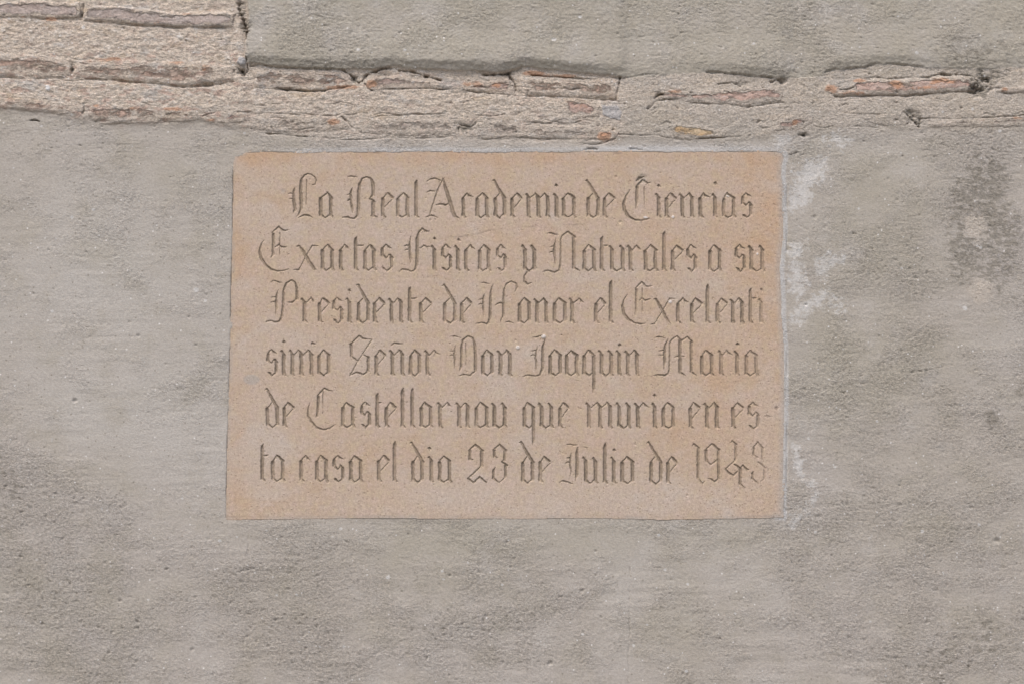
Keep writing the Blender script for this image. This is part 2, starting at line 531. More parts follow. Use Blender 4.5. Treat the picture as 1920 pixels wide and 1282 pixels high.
BRICKS = [
    ([(-140, 2), (-20, 4), (0, 7), (40, 3), (150, 5), (153, 35), (100, 37), (60, 34), (0, 33), (-140, 30)], 'purple', 3.5),
    ([(159, 18), (182, 11), (260, 16), (338, 27), (416, 22), (441, 25), (439, 52), (340, 52), (284, 49), (234, 45), (159, 39)], 'purple', 4.5),
    ([(-140, 100), (0, 103), (60, 103), (130, 110), (133, 143), (80, 147), (0, 143), (-140, 140)], 'smear', 3.0),
    ([(138, 115), (210, 112), (300, 115), (400, 120), (438, 125), (440, 150), (400, 155), (345, 163), (300, 156), (210, 150), (138, 148)], 'smear', 4.0),
    ([(-140, 180), (0, 183), (60, 186), (110, 192), (157, 199), (158, 210), (110, 214), (0, 204), (-140, 200)], 'smear', 1.2),
    ([(164, 198), (230, 196), (340, 202), (371, 209), (373, 227), (300, 231), (190, 233), (165, 222)], 'smear', 1.6),
    ([(380, 222), (420, 214), (462, 212), (470, 226), (440, 232), (384, 229)], 'plum', 1.2),
    (zp(430, 60, 4.085, [(170, 290), (400, 285), (560, 290), (700, 285), (850, 305), (935, 345), (945, 420), (730, 447), (520, 448), (370, 440), (180, 425)]), 'smear', 3.2),
    ([(683, 154), (700, 141), (746, 141), (792, 147), (832, 154), (860, 158), (880, 157), (910, 152), (932, 145), (953, 149), (963, 166), (964, 177), (923, 176), (882, 171), (850, 168), (800, 166), (730, 167), (690, 170)], 'plum', 3.2),
    (zp(850, 60, 4.085, [(492, 350), (590, 345), (850, 362), (1080, 375), (1160, 355), (1268, 362), (1248, 512), (1000, 498), (700, 488), (570, 478), (495, 440)]), 'smear', 4.0),
    (zp(850, 60, 4.085, [(525, 288), (640, 292), (760, 318), (960, 338), (900, 352), (680, 338), (595, 332)]), 'pink', 2.4),
    (zp(850, 60, 4.085, [(850, 505), (960, 505), (1120, 560), (1125, 655), (900, 655), (852, 610)]), 'pink', 1.6),
    (zp(850, 60, 4.085, [(1135, 560), (1260, 565), (1290, 620), (1270, 680), (1140, 640)]), 'stone', 1.0),
    (zp(430, 60, 4.085, [(160, 645), (460, 640), (760, 652), (850, 660), (895, 705), (930, 742), (700, 762), (300, 765), (160, 742)]), 'grey', 2.0),
    (zp(430, 60, 4.085, [(965, 725), (1100, 672), (1350, 655), (1600, 652), (1735, 685), (1735, 778), (1500, 800), (1200, 792), (1000, 772)]), 'grey', 2.2),
    (zp(850, 60, 4.085, [(70, 725), (200, 695), (420, 668), (520, 705), (850, 715), (1080, 725), (1130, 740), (1090, 815), (1000, 822), (600, 820), (240, 820), (90, 775)]), 'grey', 2.0),
    (zp(850, 60, 4.085, [(1100, 760), (1180, 735), (1272, 765), (1250, 800), (1160, 850), (1110, 815)]), 'pink', 1.6),
    ([(1229, 184), (1245, 170), (1262, 166), (1290, 172), (1370, 166), (1450, 163), (1468, 175), (1463, 190), (1440, 192), (1400, 197), (1300, 193), (1250, 187)], 'pink', 1.6),
    ([(1253, 236), (1270, 231), (1330, 238), (1361, 248), (1361, 257), (1300, 262), (1290, 264), (1263, 258)], 'ochre', 2.0),
    (zp(1280, 60, 5.128, [(870, 955), (920, 845), (1060, 805), (1200, 795), (1268, 818), (1230, 880), (1150, 930), (1080, 940), (960, 950)]), 'plum', 1.0),
    (zp(1500, 60, 4.571, [(200, 492), (230, 455), (330, 490), (440, 492), (465, 412), (620, 407), (720, 407), (880, 402), (1180, 383), (1460, 383), (1497, 450), (1497, 500), (1420, 513), (1250, 515), (1000, 538), (880, 548), (700, 543), (400, 550), (300, 553)]), 'pink', 4.0),
    ([(1868, 171), (1885, 164), (1925, 160), (2060, 158), (2060, 176), (1890, 176)], 'orange', 3.0),
    (zp(1500, 60, 4.571, [(1085, 772), (1350, 745), (1640, 738), (1800, 722), (1960, 712), (2500, 712), (2500, 815), (1960, 818), (1700, 818), (1400, 814), (1100, 818)]), 'plum', 1.2),
    (zp(1500, 60, 4.571, [(560, 715), (680, 705), (855, 698), (950, 765), (900, 800), (700, 800), (570, 765)]), 'grey', 0.8),
    ([(447, 106), (457, 105), (462, 113), (459, 123), (449, 125), (443, 117)], 'stone', 6.0),
    ([(84, 160), (90, 159), (95, 165), (92, 172), (86, 170)], 'limestone', 3.0),
]
# the same courses carry on past the photograph's edges
def course(x0, x1, y0, y1, kinds, lo, hi, proud):
    x = x0
    while x < x1 - 30:
        e = min(x + RNG.uniform(lo, hi), x1)
        j = lambda: RNG.normal(0, 2.0)
        BRICKS.append(([(x, y0 + j()), ((x + e) / 2, y0 + j()), (e, y0 + j()), (e, y1 + j()), ((x + e) / 2, y1 + j()), (x, y1 + j())],
                       kinds[int(RNG.integers(len(kinds)))], proud))
        x = e + RNG.uniform(5, 10)


for yy, a_, b_ in ((3, 0, 30), (101, 0, 41), (181, 0, 21)):
    course(-850, -148, yy + a_, yy + b_, ('purple', 'smear', 'smear'), 180, 270, 3.0)
for k in range(6):
    course(-850 + 90 * (k % 2), 440, -82 - 94 * k, -44 - 94 * k, ('purple', 'smear', 'smear', 'plum'), 180, 270, 3.0)
course(2068, 2700, 159, 178, ('pink', 'grey', 'plum'), 160, 240, 2.5)
course(2060, 2700, 216, 239, ('plum', 'grey', 'smear'), 160, 240, 1.2)
brick_id = np.zeros(UU.shape, np.int32)
cover = np.zeros(UU.shape)
for k, (pts, kind, proud) in enumerate(BRICKS):
    a = np.array(pts)
    s = W.win(a[:, 0].min() - 14, a[:, 1].min() - 14, a[:, 0].max() + 14, a[:, 1].max() + 14)
    big = kind not in ('stone', 'limestone')
    d = poly_dist((ru if big else ru2)[s], (rv2 if big else rv2)[s], pts)
    soft = {'purple': 0, 'orange': .4, 'stone': 0, 'limestone': 0}.get(kind, 1.0)
    prof = smooth(-1.2 - 1.5 * soft, 4.5 + 3 * soft, d)
    base = -1.2 + 3.2 * left_zone[s] + 1.2 * right_zone[s]
    tilt = 0.9 * np.sin(k * 2.3) * (UU[s] - a[:, 0].mean()) / max(np.ptp(a[:, 0]), 1)
    top = base + proud * (.75 - .15 * soft) + tilt + n_rock[s] * 1.3 + n_mid[s] * 1.1 + n_gr[s] * 0.35
    und = (1 - prof) * np.exp(np.clip(d, -40, 0) / 6.0) * smooth(-4, 8, VV[s] - a[:, 1].mean() - 0.25 * np.ptp(a[:, 1])) * (proud + 0.6) * np.clip(0.28 + 0.8 * n_crk[s], 0.0, 0.9)
    h[s] = (h[s] - und * (1 - slab[s])) * (1 - prof) + top * prof
    brick_id[s] = np.where(d > 0.6, k + 1, brick_id[s])
    cover[s] = np.where(d > 0, smooth(13 if big else 2, 0, d + 4 * n_rock[s]), cover[s])

# cracks, open joints and gaps: poly-lines (x, y, half width) and depth in mm
def zl(ox, oy, s, w, pts):
    return [(ox + x / s, oy + y / s, w) for x, y in pts]


CRACKS = [
    (9, [(157, 8, 1.2), (155, 18, 3.2), (154, 28, 3.6), (153, 37, 2.2)]),
    (5, [(160, 41, 1.6), (215, 46, 1.7), (284, 51, 2.2), (340, 54, 1.8), (430, 54, 1.0)]),
    (3, [(0, 35, 1.0), (60, 37, 1.3), (150, 38, 1.0)]),
    (5, [(-60, 142, 1.5), (0, 145, 1.8), (40, 149, 2.0), (90, 149, 1.6), (128, 147, 1.4)]),
    (8, [(134, 118, 2.0), (135, 130, 2.6), (134, 143, 1.5)]),
    (5, [(160, 150, 1.5), (215, 152, 1.8), (290, 158, 2.0), (345, 165, 2.6), (400, 160, 3.0), (440, 154, 1.6)]),
    (9, [(455, -40, 2.0), (452, 0, 2.5), (446, 16, 3.0), (453, 30, 2.6), (459, 45, 3.0), (463, 58, 2.4), (464, 90, 2.0), (463, 108, 2.6), (462, 128, 1.5)]),
    (9, [(438, 134, 2.6), (447, 130, 3.4), (458, 140, 3.6), (464, 132, 2.0)]),
    (4, [(458, 170, 1.2), (465, 180, 1.0), (464, 205, 0.9)]),
    (4, [(445, 211, 1.2), (470, 210, 1.2)]),
    (4, [(380, 219, 1.6), (398, 214, 1.4), (420, 208, 1.0)]),
    (5, [(158, 194, 1.0), (159, 208, 1.6), (156, 213, 1.0)]),
    (12, [(57, 227, 1.4), (64, 226, 2.0), (73, 227, 1.3)]),
    # under the render lip
    (6, zl(430, 60, 4.085, 1.8, [(160, 270), (240, 250), (380, 275), (520, 280), (700, 282), (860, 290)])),
    (11, zl(430, 60, 4.085, 2.2, [(875, 300), (930, 330), (965, 370), (990, 390), (1020, 375), (1055, 330)])),
    (12, zl(430, 60, 4.085, 2.2, [(1055, 330), (1110, 305), (1180, 280), (1250, 280), (1300, 300), (1400, 305), (1480, 335), (1560, 355), (1620, 370)])),
    (8, zl(430, 60, 4.085, 1.8, [(360, 425), (420, 440), (500, 445), (620, 455), (730, 450)])),
    (4, zl(430, 60, 4.085, 1.2, [(730, 448), (900, 425), (945, 415)])),
    (7, zl(430, 60, 4.085, 1.8, [(1040, 400), (1070, 445), (1090, 450)])),
    (5, zl(430, 60, 4.085, 1.4, [(1180, 445), (1380, 435), (1600, 440), (1700, 442)])),
    (12, zl(850, 60, 4.085, 2.6, [(230, 330), (330, 325), (400, 325), (440, 310), (490, 300), (520, 270)])),
    (10, zl(850, 60, 4.085, 2.0, [(420, 310), (440, 355), (470, 400), (480, 450)])),
    (6, zl(850, 60, 4.085, 1.5, [(590, 332), (700, 340), (900, 352), (1080, 365), (1160, 348), (1280, 350)])),
    (8, zl(850, 60, 4.085, 1.4, [(1275, 345), (1265, 430), (1248, 515), (1275, 560)])),
    (5, zl(850, 60, 4.085, 1.6, [(100, 455), (300, 475), (480, 492), (700, 495), (860, 500), (1000, 510), (1130, 520), (1248, 520)])),
    (5, zl(850, 60, 4.085, 1.3, [(570, 450), (565, 490)])),
    (4, zl(850, 60, 4.085, 1.1, [(95, 470), (80, 560), (110, 660)])),
    (4, zl(430, 60, 4.085, 1.2, [(160, 625), (320, 622), (480, 632), (660, 638), (830, 645)])),
    (8, zl(430, 60, 4.085, 1.8, [(860, 650), (900, 690), (945, 742)])),
    (4, zl(430, 60, 4.085, 1.4, [(1120, 650), (1300, 640), (1400, 630), (1490, 635), (1660, 625)])),
    (8, zl(430, 60, 4.085, 1.6, [(1755, 770), (1765, 710), (1800, 720), (1850, 725), (1900, 690)])),
    (6, zl(430, 60, 4.085, 1.7, [(275, 778), (360, 780), (480, 795), (600, 805)])),
    (3, zl(430, 60, 4.085, 1.3, [(640, 805), (900, 830), (1200, 815), (1500, 815), (1700, 805)])),
    (4, zl(850, 60, 4.085, 1.5, [(220, 830), (400, 808), (600, 815), (780, 825)])),
    (4, zl(850, 60, 4.085, 1.3, [(540, 690), (700, 700), (830, 710), (940, 700), (975, 685)])),
    (4, zl(850, 60, 4.085, 1.3, [(190, 645), (320, 645), (400, 630)])),
    (6, zl(850, 60, 4.085, 1.8, [(1000, 860), (1080, 865), (1160, 850), (1250, 815)])),
    (9, zl(850, 60, 4.085, 1.5, [(1005, 902), (1050, 895), (1095, 900)])),
    (8, zl(850, 60, 4.085, 1.4, [(1350, 896), (1400, 900), (1450, 902)])),
    (3, zl(850, 60, 4.085, 1.6, [(1270, 785), (1400, 790), (1560, 795), (1680, 820), (1760, 832)])),
    (5, zl(850, 60, 4.085, 2.2, [(1490, 590), (1560, 530), (1620, 520), (1700, 520), (1760, 510)])),
    (8, zl(850, 60, 4.085, 2.2, [(1540, 520), (1565, 490), (1600, 475)])),
    (3, zl(850, 60, 4.085, 1.8, [(1000, 340), (1300, 360), (1450, 330), (1570, 325)])),
    # right part of the band
    (5, zl(1280, 60, 5.128, 2.6, [(240, 395), (340, 390), (500, 405), (620, 425), (760, 435), (860, 445)])),
    (10, zl(1280, 60, 5.128, 2.6, [(850, 485), (900, 462), (950, 468), (945, 490)])),
    (5, zl(1280, 60, 5.128, 1.4, [(340, 500), (480, 490), (560, 530)])),
    (4, zl(1280, 60, 5.128, 1.3, [(70, 692), (250, 695), (450, 705), (600, 722), (700, 718), (820, 692), (980, 680)])),
    (5, zl(1280, 60, 5.128, 1.7, [(40, 1045), (150, 1030), (300, 1022), (440, 1015), (560, 1005)])),
    (6, zl(1280, 60, 5.128, 1.3, [(1120, 995), (1175, 990), (1190, 965)])),
    (4, zl(1280, 60, 5.128, 1.2, [(710, 880), (750, 860), (800, 865)])),
    (7, zl(1280, 60, 5.128, 1.2, [(975, 1170), (985, 1195)])),
    (6, zl(1280, 60, 5.128, 1.1, [(1030, 1182), (1060, 1180), (1105, 1155)])),
    (4, zl(1500, 60, 4.571, 2.6, [(210, 350), (300, 325), (420, 318), (560, 300), (650, 275), (780, 275), (900, 290), (1060, 300)])),
    (6, zl(1500, 60, 4.571, 1.5, [(560, 400), (640, 390), (720, 405), (880, 395), (1100, 390), (1200, 365), (1380, 372), (1480, 380)])),
    (6, zl(1500, 60, 4.571, 1.6, [(190, 500), (225, 480)])),
    (6, zl(1500, 60, 4.571, 1.3, [(330, 492), (400, 497), (460, 478)])),
    (5, zl(1500, 60, 4.571, 1.8, [(300, 560), (440, 553), (700, 550), (900, 553), (1050, 542), (1250, 522), (1430, 520), (1500, 512)])),
    (8, zl(1500, 60, 4.571, 2.2, [(1500, 400), (1540, 430), (1560, 480), (1600, 470), (1650, 460)])),
    (7, zl(1500, 60, 4.571, 1.6, [(1560, 330), (1570, 360), (1620, 420), (1640, 500)])),
    (7, zl(1500, 60, 4.571, 1.6, [(1510, 510), (1560, 480), (1620, 500)])),
    (4, zl(1500, 60, 4.571, 1.4, [(1690, 528), (1920, 532), (2200, 532)])),
    (7, zl(1500, 60, 4.571, 2.2, [(880, 690), (920, 720), (985, 770), (1020, 815), (1040, 750)])),
    (4, zl(1500, 60, 4.571, 1.4, [(1050, 750), (1100, 740), (1300, 748), (1480, 742), (1640, 735), (1800, 725), (1960, 715)])),
    (3, zl(1500, 60, 4.571, 1.3, [(380, 702), (440, 700), (560, 708), (680, 712)])),
    (3, zl(1500, 60, 4.571, 1.2, [(440, 810), (560, 815), (700, 822)])),
    (3, zl(1500, 60, 4.571, 1.1, [(885, 580), (875, 680)])),
    (6, zl(1500, 60, 4.571, 1.8, [(20, 885), (45, 865)])),
    # plaster below and beside the plaque
    (2.2, [(464, 975, 0.9), (466, 1060, 0.9), (464, 1150, 0.9), (466, 1290, 0.8)]),
    (2.0, [(1182, 1062, 1.1), (1180, 1120, 1.3), (1181, 1180, 1.2), (1178, 1250, 1.4), (1180, 1310, 1.2)]),
    (1.6, [(1473, 1032, 1.1), (1480, 1080, 1.2), (1488, 1160, 1.1), (1506, 1215, 1.3), (1530, 1290, 1.1)]),
    (4.5, [(444, 1072, 1.8), (470, 1066, 1.5), (500, 1060, 1.0)]),
    (2.0, [(412, 252, 0.9), (408, 275, 0.9), (420, 295, 0.8)]),
    (2.0, [(1700, 700, 1.0), (1760, 690, 1.2), (1800, 680, 0.9)]),
]
for depth, pl in CRACKS:
    f = np.full(UU.shape, -9.0, np.float32) if False else None
    a = np.array(pl)
    m = 10
    s = W.win(a[:, 0].min() - m, a[:, 1].min() - m, a[:, 0].max() + m, a[:, 1].max() + m)
    if h[s].size == 0:
        continue
    best = np.full(h[s].shape, -9.0)
    for p, q in zip(pl[:-1], pl[1:]):
        best = np.maximum(best, seg_val(ru2[s], rv2[s], p, q))
    ragged = best + 1.5 * n_rock[s] * a[:, 2].mean() - 0.45
    h[s] -= depth * smooth(-0.75, 0.25, n_crk[s]) * smooth(-0.7, max(1.2, a[:, 2].mean()), ragged)

# fine broken lines along the courses, and crumbled holes
for k in range(130):
    x0 = RNG.uniform(-40, 1960)
    y0 = lip_at = np.interp(x0, [p[0] for p in LIP], [p[1] for p in LIP]) + 6 if x0 > 466 else 0
    y1 = np.interp(x0, [p[0] for p in LOW], [p[1] for p in LOW])
    y = RNG.uniform(y0, y1)
    ln = RNG.uniform(8, 46) * (1 if x0 < 1180 else .7)
    pl = [(x0 + t * ln, y + 2.2 * math.sin(k + 5 * t) + RNG.normal(0, .6), RNG.uniform(.5, 1.3)) for t in np.linspace(0, 1, 4)]
    s = W.win(x0 - 6, y - 10, x0 + ln + 6, y + 10)
    best = np.full(h[s].shape, -9.0)
    for p, q in zip(pl[:-1], pl[1:]):
        best = np.maximum(best, seg_val(ru2[s], rv2[s], p, q))
    h[s] -= RNG.uniform(0.8, 2.6) * smooth(-0.9, 0.9, best + 1.2 * n_rock[s] - 0.2) * band[s]
HOLES = [(1832, 165, 17, 13, 15), (1850, 150, 9, 9, 11), (1842, 138, 6, 8, 8), (1718, 222, 12, 11, 8), (1705, 212, 9, 7, 6), (668, 150, 10, 7, 14), (452, 133, 14, 6, 12),
         (452, 18, 8, 20, 10), (460, 52, 7, 14, 10), (1465, 151, 11, 5, 9), (952, 140, 12, 6, 11), (873, 240, 16, 7, 6), (153, 26, 4, 10, 9), (135, 128, 4, 9, 8),
         (394, 160, 26, 4, 6), (172, 55, 5, 3, 6), (199, 68, 3, 2.5, 7), (267, 3, 4, 3, 6), (368, 178, 6, 3, 5), (1508, 254, 7, 3, 8), (1110, 280, 12, 3, 7), (718, 141, 14, 4, 8),
         (800, 146, 22, 4, 8), (1240, 180, 8, 6, 6), (1390, 158, 16, 6, 5), (190, 228, 16, 4, 4), (310, 228, 20, 4, 4), (535, 167, 14, 4, 7), (1600, 150, 30, 4, 4), (1780, 140, 20, 3, 6)]
for x, y, rx, ry, dp in HOLES:
    s = W.win(x - 2.5 * rx, y - 2.5 * ry, x + 2.5 * rx, y + 2.5 * ry)
    f = np.exp(-(((ru2[s] - x) / rx) ** 2 + ((rv2[s] - y) / ry) ** 2))
    h[s] -= dp * f * np.clip(0.35 + 1.7 * n_rock[s], 0, 1.2)
for k in range(160):
    x = RNG.uniform(-40, 1960); y = RNG.uniform(-20, 255); r = RNG.uniform(0.9, 2.4)
    s = W.win(x - 3 * r, y - 3 * r, x + 3 * r, y + 3 * r)
    h[s] -= RNG.uniform(1.0, 3.5) * smooth(1.3, 0.3, np.hypot((UU[s] - x) / (1.3 * r), (VV[s] - y) / r)) * band[s]

# pock marks and knocks in the plaster
spots = [(140, 750, 3.5, 3), (1870, 1012, 5, 2.0), (1031, 1243, 4.5, 2.5), (1091, 1106, 3.5, 2), (911, 1154, 3.5, 2),
         (259, 630, 3, 2), (1512, 571, 2, 3), (1527, 407, 4, 2), (80, 1168, 3, 3), (258, 1164, 3, 3), (313, 1066, 3, 3),
         (300, 1050, 2.5, 2), (360, 1217, 3, 2), (225, 1125, 2.5, 2.5), (258, 1176, 2, 3), (105, 925, 3, 2), (40, 1043, 3, 2)]
for k in range(420):
    spots.append((RNG.uniform(-40, 1960), RNG.uniform(-30, 1320), RNG.uniform(0.9, 2.2), RNG.uniform(0.8, 2.4)))
for x, y, r, dp in spots:
    s = W.win(x - 3 * r, y - 3 * r, x + 3 * r, y + 3 * r)
    if h[s].size:
        h[s] -= dp * smooth(1.25, 0.35, np.hypot((ru2[s] - x - wob_u[s].mean() * .45) / (r * 1.35), (rv2[s] - y - wob_v[s].mean() * .45) / r)) * fade[s]

# meeting the plaque: the plaster laps its edge, an open hairline down the left side
s = W.win(400, 255, 1510, 1000)
pd = np.full(UU.shape, -200.0)
pd[s] = poly_dist((UU + wob_u * 0.25)[s], (VV + wob_v * 0.3)[s], PLAQUE)
lap = smooth(14, 1.5, -pd)                                     # settle to a common level by the edge
h = h * (1 - lap * 0.75) + lap * 0.75 * (0.10 + 0.35 * n_gr)
h = h - 60 * smooth(0.2, 4.0, pd + 1.2 * n_rock)
gap_left = smooth(3.2, 0.4, np.abs(pd + 1.6)) * smooth(452, 444, UU) * smooth(290, 330, VV) * smooth(975, 965, VV)
gap_left = gap_left * smooth(-0.3, 0.4, N(60, 40, 2, 41) + 0.25)
h = h - 6 * gap_left
gap_bot = smooth(2.4, 0.3, np.abs(pd + 1.0)) * smooth(960, 966, VV) * smooth(-0.2, 0.3, N(120, 60, 2, 42) + 0.12)
h = h - 2.5 * gap_bot
gap_right = smooth(2.0, 0.3, np.abs(UU - 1475.5)) * smooth(300, 330, VV) * smooth(965, 940, VV) * smooth(0.0, 0.4, N(30, 60, 2, 43) + 0.1)
h = h - 2.5 * gap_right
h = h * fade + (1 - fade) * (slab * 4)

# stains carried by the plaster (each has a shape of its own on this wall)
def blob(x, y, rx, ry, amp=1.0):
    return amp * np.exp(-(((UU - x) / rx) ** 2 + ((VV - y) / ry) ** 2))


stain_n = N(60, 50, 4, 51, 0.6)
cream = np.clip(band * (0.85 - 0.40 * right_zone) * (1 - 0.4 * smooth(175, 240, VV + 14 * stain_n)) + 0.25 * band * stain_n, 0, 1)
pink = np.clip(band * (0.65 * left_zone * smooth(90, 110, VV) + 0.35 * (1 - right_zone)), 0, 1)
white = (blob(1500, 375, 26, 28) + blob(1518, 330, 22, 24, .8) + blob(1500, 500, 24, 40, .75) + blob(1500, 590, 26, 30)
         + blob(1548, 560, 22, 34, .9) + blob(1545, 495, 18, 20, .7) + blob(1570, 580, 10, 14, .8) + blob(1560, 270, 50, 18, .7)
         + blob(1500, 790, 8, 40, .6) + blob(1505, 860, 18, 16, .55) + blob(410, 740, 12, 60, .55)
         + blob(382, 850, 14, 26, .6) + blob(395, 960, 30, 30, .35) + blob(1210, 165, 22, 12, .75) + blob(1270, 150, 60, 8, .7)
         + blob(1700, 142, 60, 8, .7) + blob(1480, 985, 30, 12, .6) + blob(830, 50, 26, 14, .45) + blob(1150, 1180, 14, 70, .4)
         + blob(96, 824, 6, 6, .9) + blob(400, 470, 26, 60, .3) + blob(225, 900, 14, 8, .4) + blob(1630, 1006, 9, 7, .9)
         + blob(1620, 1075, 14, 18, .5) + blob(1790, 910, 26, 10, .45) + blob(100, 60, 90, 26, .35) + blob(330, 75, 110, 18, .35))
wn2 = N(16, 13, 4, 52, .7)
WP = [[(400, 230), (480, 200), (570, 190), (585, 260), (560, 340), (500, 370), (480, 460), (420, 510), (400, 545), (340, 540), (320, 480), (340, 380), (380, 330)],
      [(330, 770), (420, 760), (430, 830), (390, 900), (430, 960), (450, 1060), (420, 1100), (370, 1120), (340, 1080), (330, 960)],
      [(520, 880), (600, 840), (700, 850), (690, 900), (600, 930), (560, 1000), (530, 990)],
      [(470, 1130), (560, 1080), (590, 1100), (580, 1170), (520, 1200), (440, 1230), (400, 1310), (350, 1310), (340, 1220), (400, 1180)],
      [(635, 1140), (665, 1150), (710, 1215), (650, 1230)], [(560, 60), (680, 20), (730, 80), (700, 110), (600, 90)], [(230, 40), (340, 10), (330, 110), (250, 120)]]
white = white * 0.45
for wp in WP:
    pts = zp(1388, 244, 3.6015, wp)
    a = np.array(pts)
    s = W.win(a[:, 0].min() - 30, a[:, 1].min() - 30, a[:, 0].max() + 30, a[:, 1].max() + 30)
    white[s] = np.maximum(white[s], 0.76 * smooth(-19, 15, poly_dist(ru[s], rv[s], pts) + 20 * wn2[s]))
tmp = np.full(UU.shape, -40.0)
strokes(W, UU, VV, [[(1488, 830, 3), (1500, 890, 5), (1528, 915, 5), (1531, 925, 5), (1516, 950, 7), (1490, 978, 6)],
                    [(1463, 935, 3), (1470, 965, 5)]], tmp, 14)
white = np.clip(white + 0.62 * smooth(-13, 8, tmp + 16 * wn2), 0, 1.0)
for k in range(170):                                            # lumps of lime in the plaster
    x, y, r = RNG.uniform(-20, 1940), RNG.uniform(-10, 1300), RNG.uniform(1.3, 3.2) * (1.7 if k % 9 == 0 else 1)
    s = W.win(x - 3 * r, y - 3 * r, x + 3 * r, y + 3 * r)
    white[s] = np.maximum(white[s], RNG.uniform(.7, 1.3) * smooth(1.3, 0.4, np.hypot((UU[s] - x) / (1.2 * r), (VV[s] - y) / r)))
dirt = (blob(1840, 430, 66, 150, .62) + blob(1850, 335, 34, 40, .8) + blob(1800, 370, 24, 30, .7) + blob(1870, 420, 40, 40, .7) + blob(1800, 465, 24, 40, .8)
        + blob(1890, 470, 24, 40, .6) + blob(1850, 520, 44, 30, .55) + blob(1862, 782, 20, 24, 1.1) + blob(1915, 730, 14, 24, .7)
        + blob(1820, 95, 90, 34, .8) + blob(1860, 140, 30, 16, .8) + blob(1440, 142, 30, 6, .5) + blob(20, 905, 60, 60, .55)
        + blob(1850, 1190, 120, 90, .52) + blob(1760, 1260, 40, 40, .5) + blob(795, 1180, 50, 22, .55) + blob(1000, 1142, 26, 12, .5)
        + blob(470, 60, 14, 60, .5) + blob(200, 215, 90, 12, .4) + blob(870, 238, 40, 12, .55) + blob(1760, 970, 80, 24, .35)
        + blob(820, 1290, 130, 30, .4) + blob(260, 640, 30, 24, .3) + blob(80, 1130, 180, 90, .34) + blob(1870, 1012, 8, 9, .9)
        + blob(1832, 172, 16, 18, .8) + blob(1640, 950, 40, 16, .35) + blob(1545, 1010, 60, 14, .35) + blob(1510, 180, 20, 20, .2)
        + blob(1700, 225, 26, 12, .4) + blob(720, 55, 16, 24, .35) + blob(1460, 240, 40, 18, .35) + blob(60, 18, 120, 10, .3))
beige = np.clip(0.55 * smooth(-16, -2, pd) * smooth(955, 968, VV) * (0.6 + stain_n) + smooth(1.45, 0.55, np.hypot((ru - 1828) / 19, (rv - 425) / 25) + 0.5 * wn2) + smooth(1.45, 0.55, np.hypot((ru - 1838) / 24, (rv - 543) / 22) + 0.5 * wn2), 0, 1)
for x, y, rx, ry, dp in HOLES:
    dirt = dirt + blob(x, y, rx * 1.3, ry * 1.4, min(dp / 14, .75))
dn = N(20, 11, 4, 53, .75)
dn2 = N(15, 8, 3, 56, .8)
dirt = np.clip(smooth(0.10, 1.05, dirt + 0.55 * dn * smooth(0.05, 0.4, dirt)) * (0.25 + 0.95 * smooth(-0.35, 0.45, dn2 + 0.4 * dn)) * (1 - beige) + np.clip(hollow, 0, 1) * rough_zone * 0.5 + 0.15 * np.clip(N(200, 130, 4, 58, .6), 0, 1), 0, 1)
pale = np.clip(blob(200, 520, 230, 240, .95) + blob(330, 820, 170, 110, .7) + blob(150, 780, 130, 60, .5) + blob(1160, 1080, 60, 220, .45) + blob(1350, 1080, 120, 120, .35)
               + blob(1560, 300, 120, 60, .4) + blob(1880, 640, 60, 60, .4) + 0.32 * N(170, 140, 4, 55, .6) * smooth(250, 330, VV) + 0.3 * N(26, 190, 3, 57) * smooth(900, 1050, VV), 0, 1) * (1 - slab)
olive = np.clip(slab * .9 + blob(1000, 1010, 500, 50, .6) + blob(1640, 420, 150, 170, .9) + blob(1600, 700, 120, 120, .6) + blob(860, 1080, 160, 120, .45)
                + blob(230, 470, 120, 30, .5) + blob(330, 330, 120, 50, .45) + blob(1700, 960, 160, 80, .4) + blob(180, 900, 60, 50, .4) + 0.25 * right_zone * band
                + blob(60, 1140, 230, 120, .5) + blob(1260, 1170, 60, 90, .6) + blob(1650, 690, 190, 80, .5) + 0.42 * N(130, 90, 4, 54, .6), 0, 1)
blue = np.clip(smooth(1.0, -2.0, pd) * smooth(-11, -7, pd) * smooth(1445, 1462, UU) * (VV > 284) * 0.9
               + smooth(0, -2, pd) * smooth(-12, -6, pd) * smooth(292, 286, VV) * smooth(480, 580, UU) * (0.6 + 0.5 * stain_n)
               + blob(1150, 203, 16, 12, .8) + 0.5 * slab * smooth(-0.1, 0.5, stain_n) * 0.3
               + blob(1240, 275, 200, 7, .4), 0, 1)
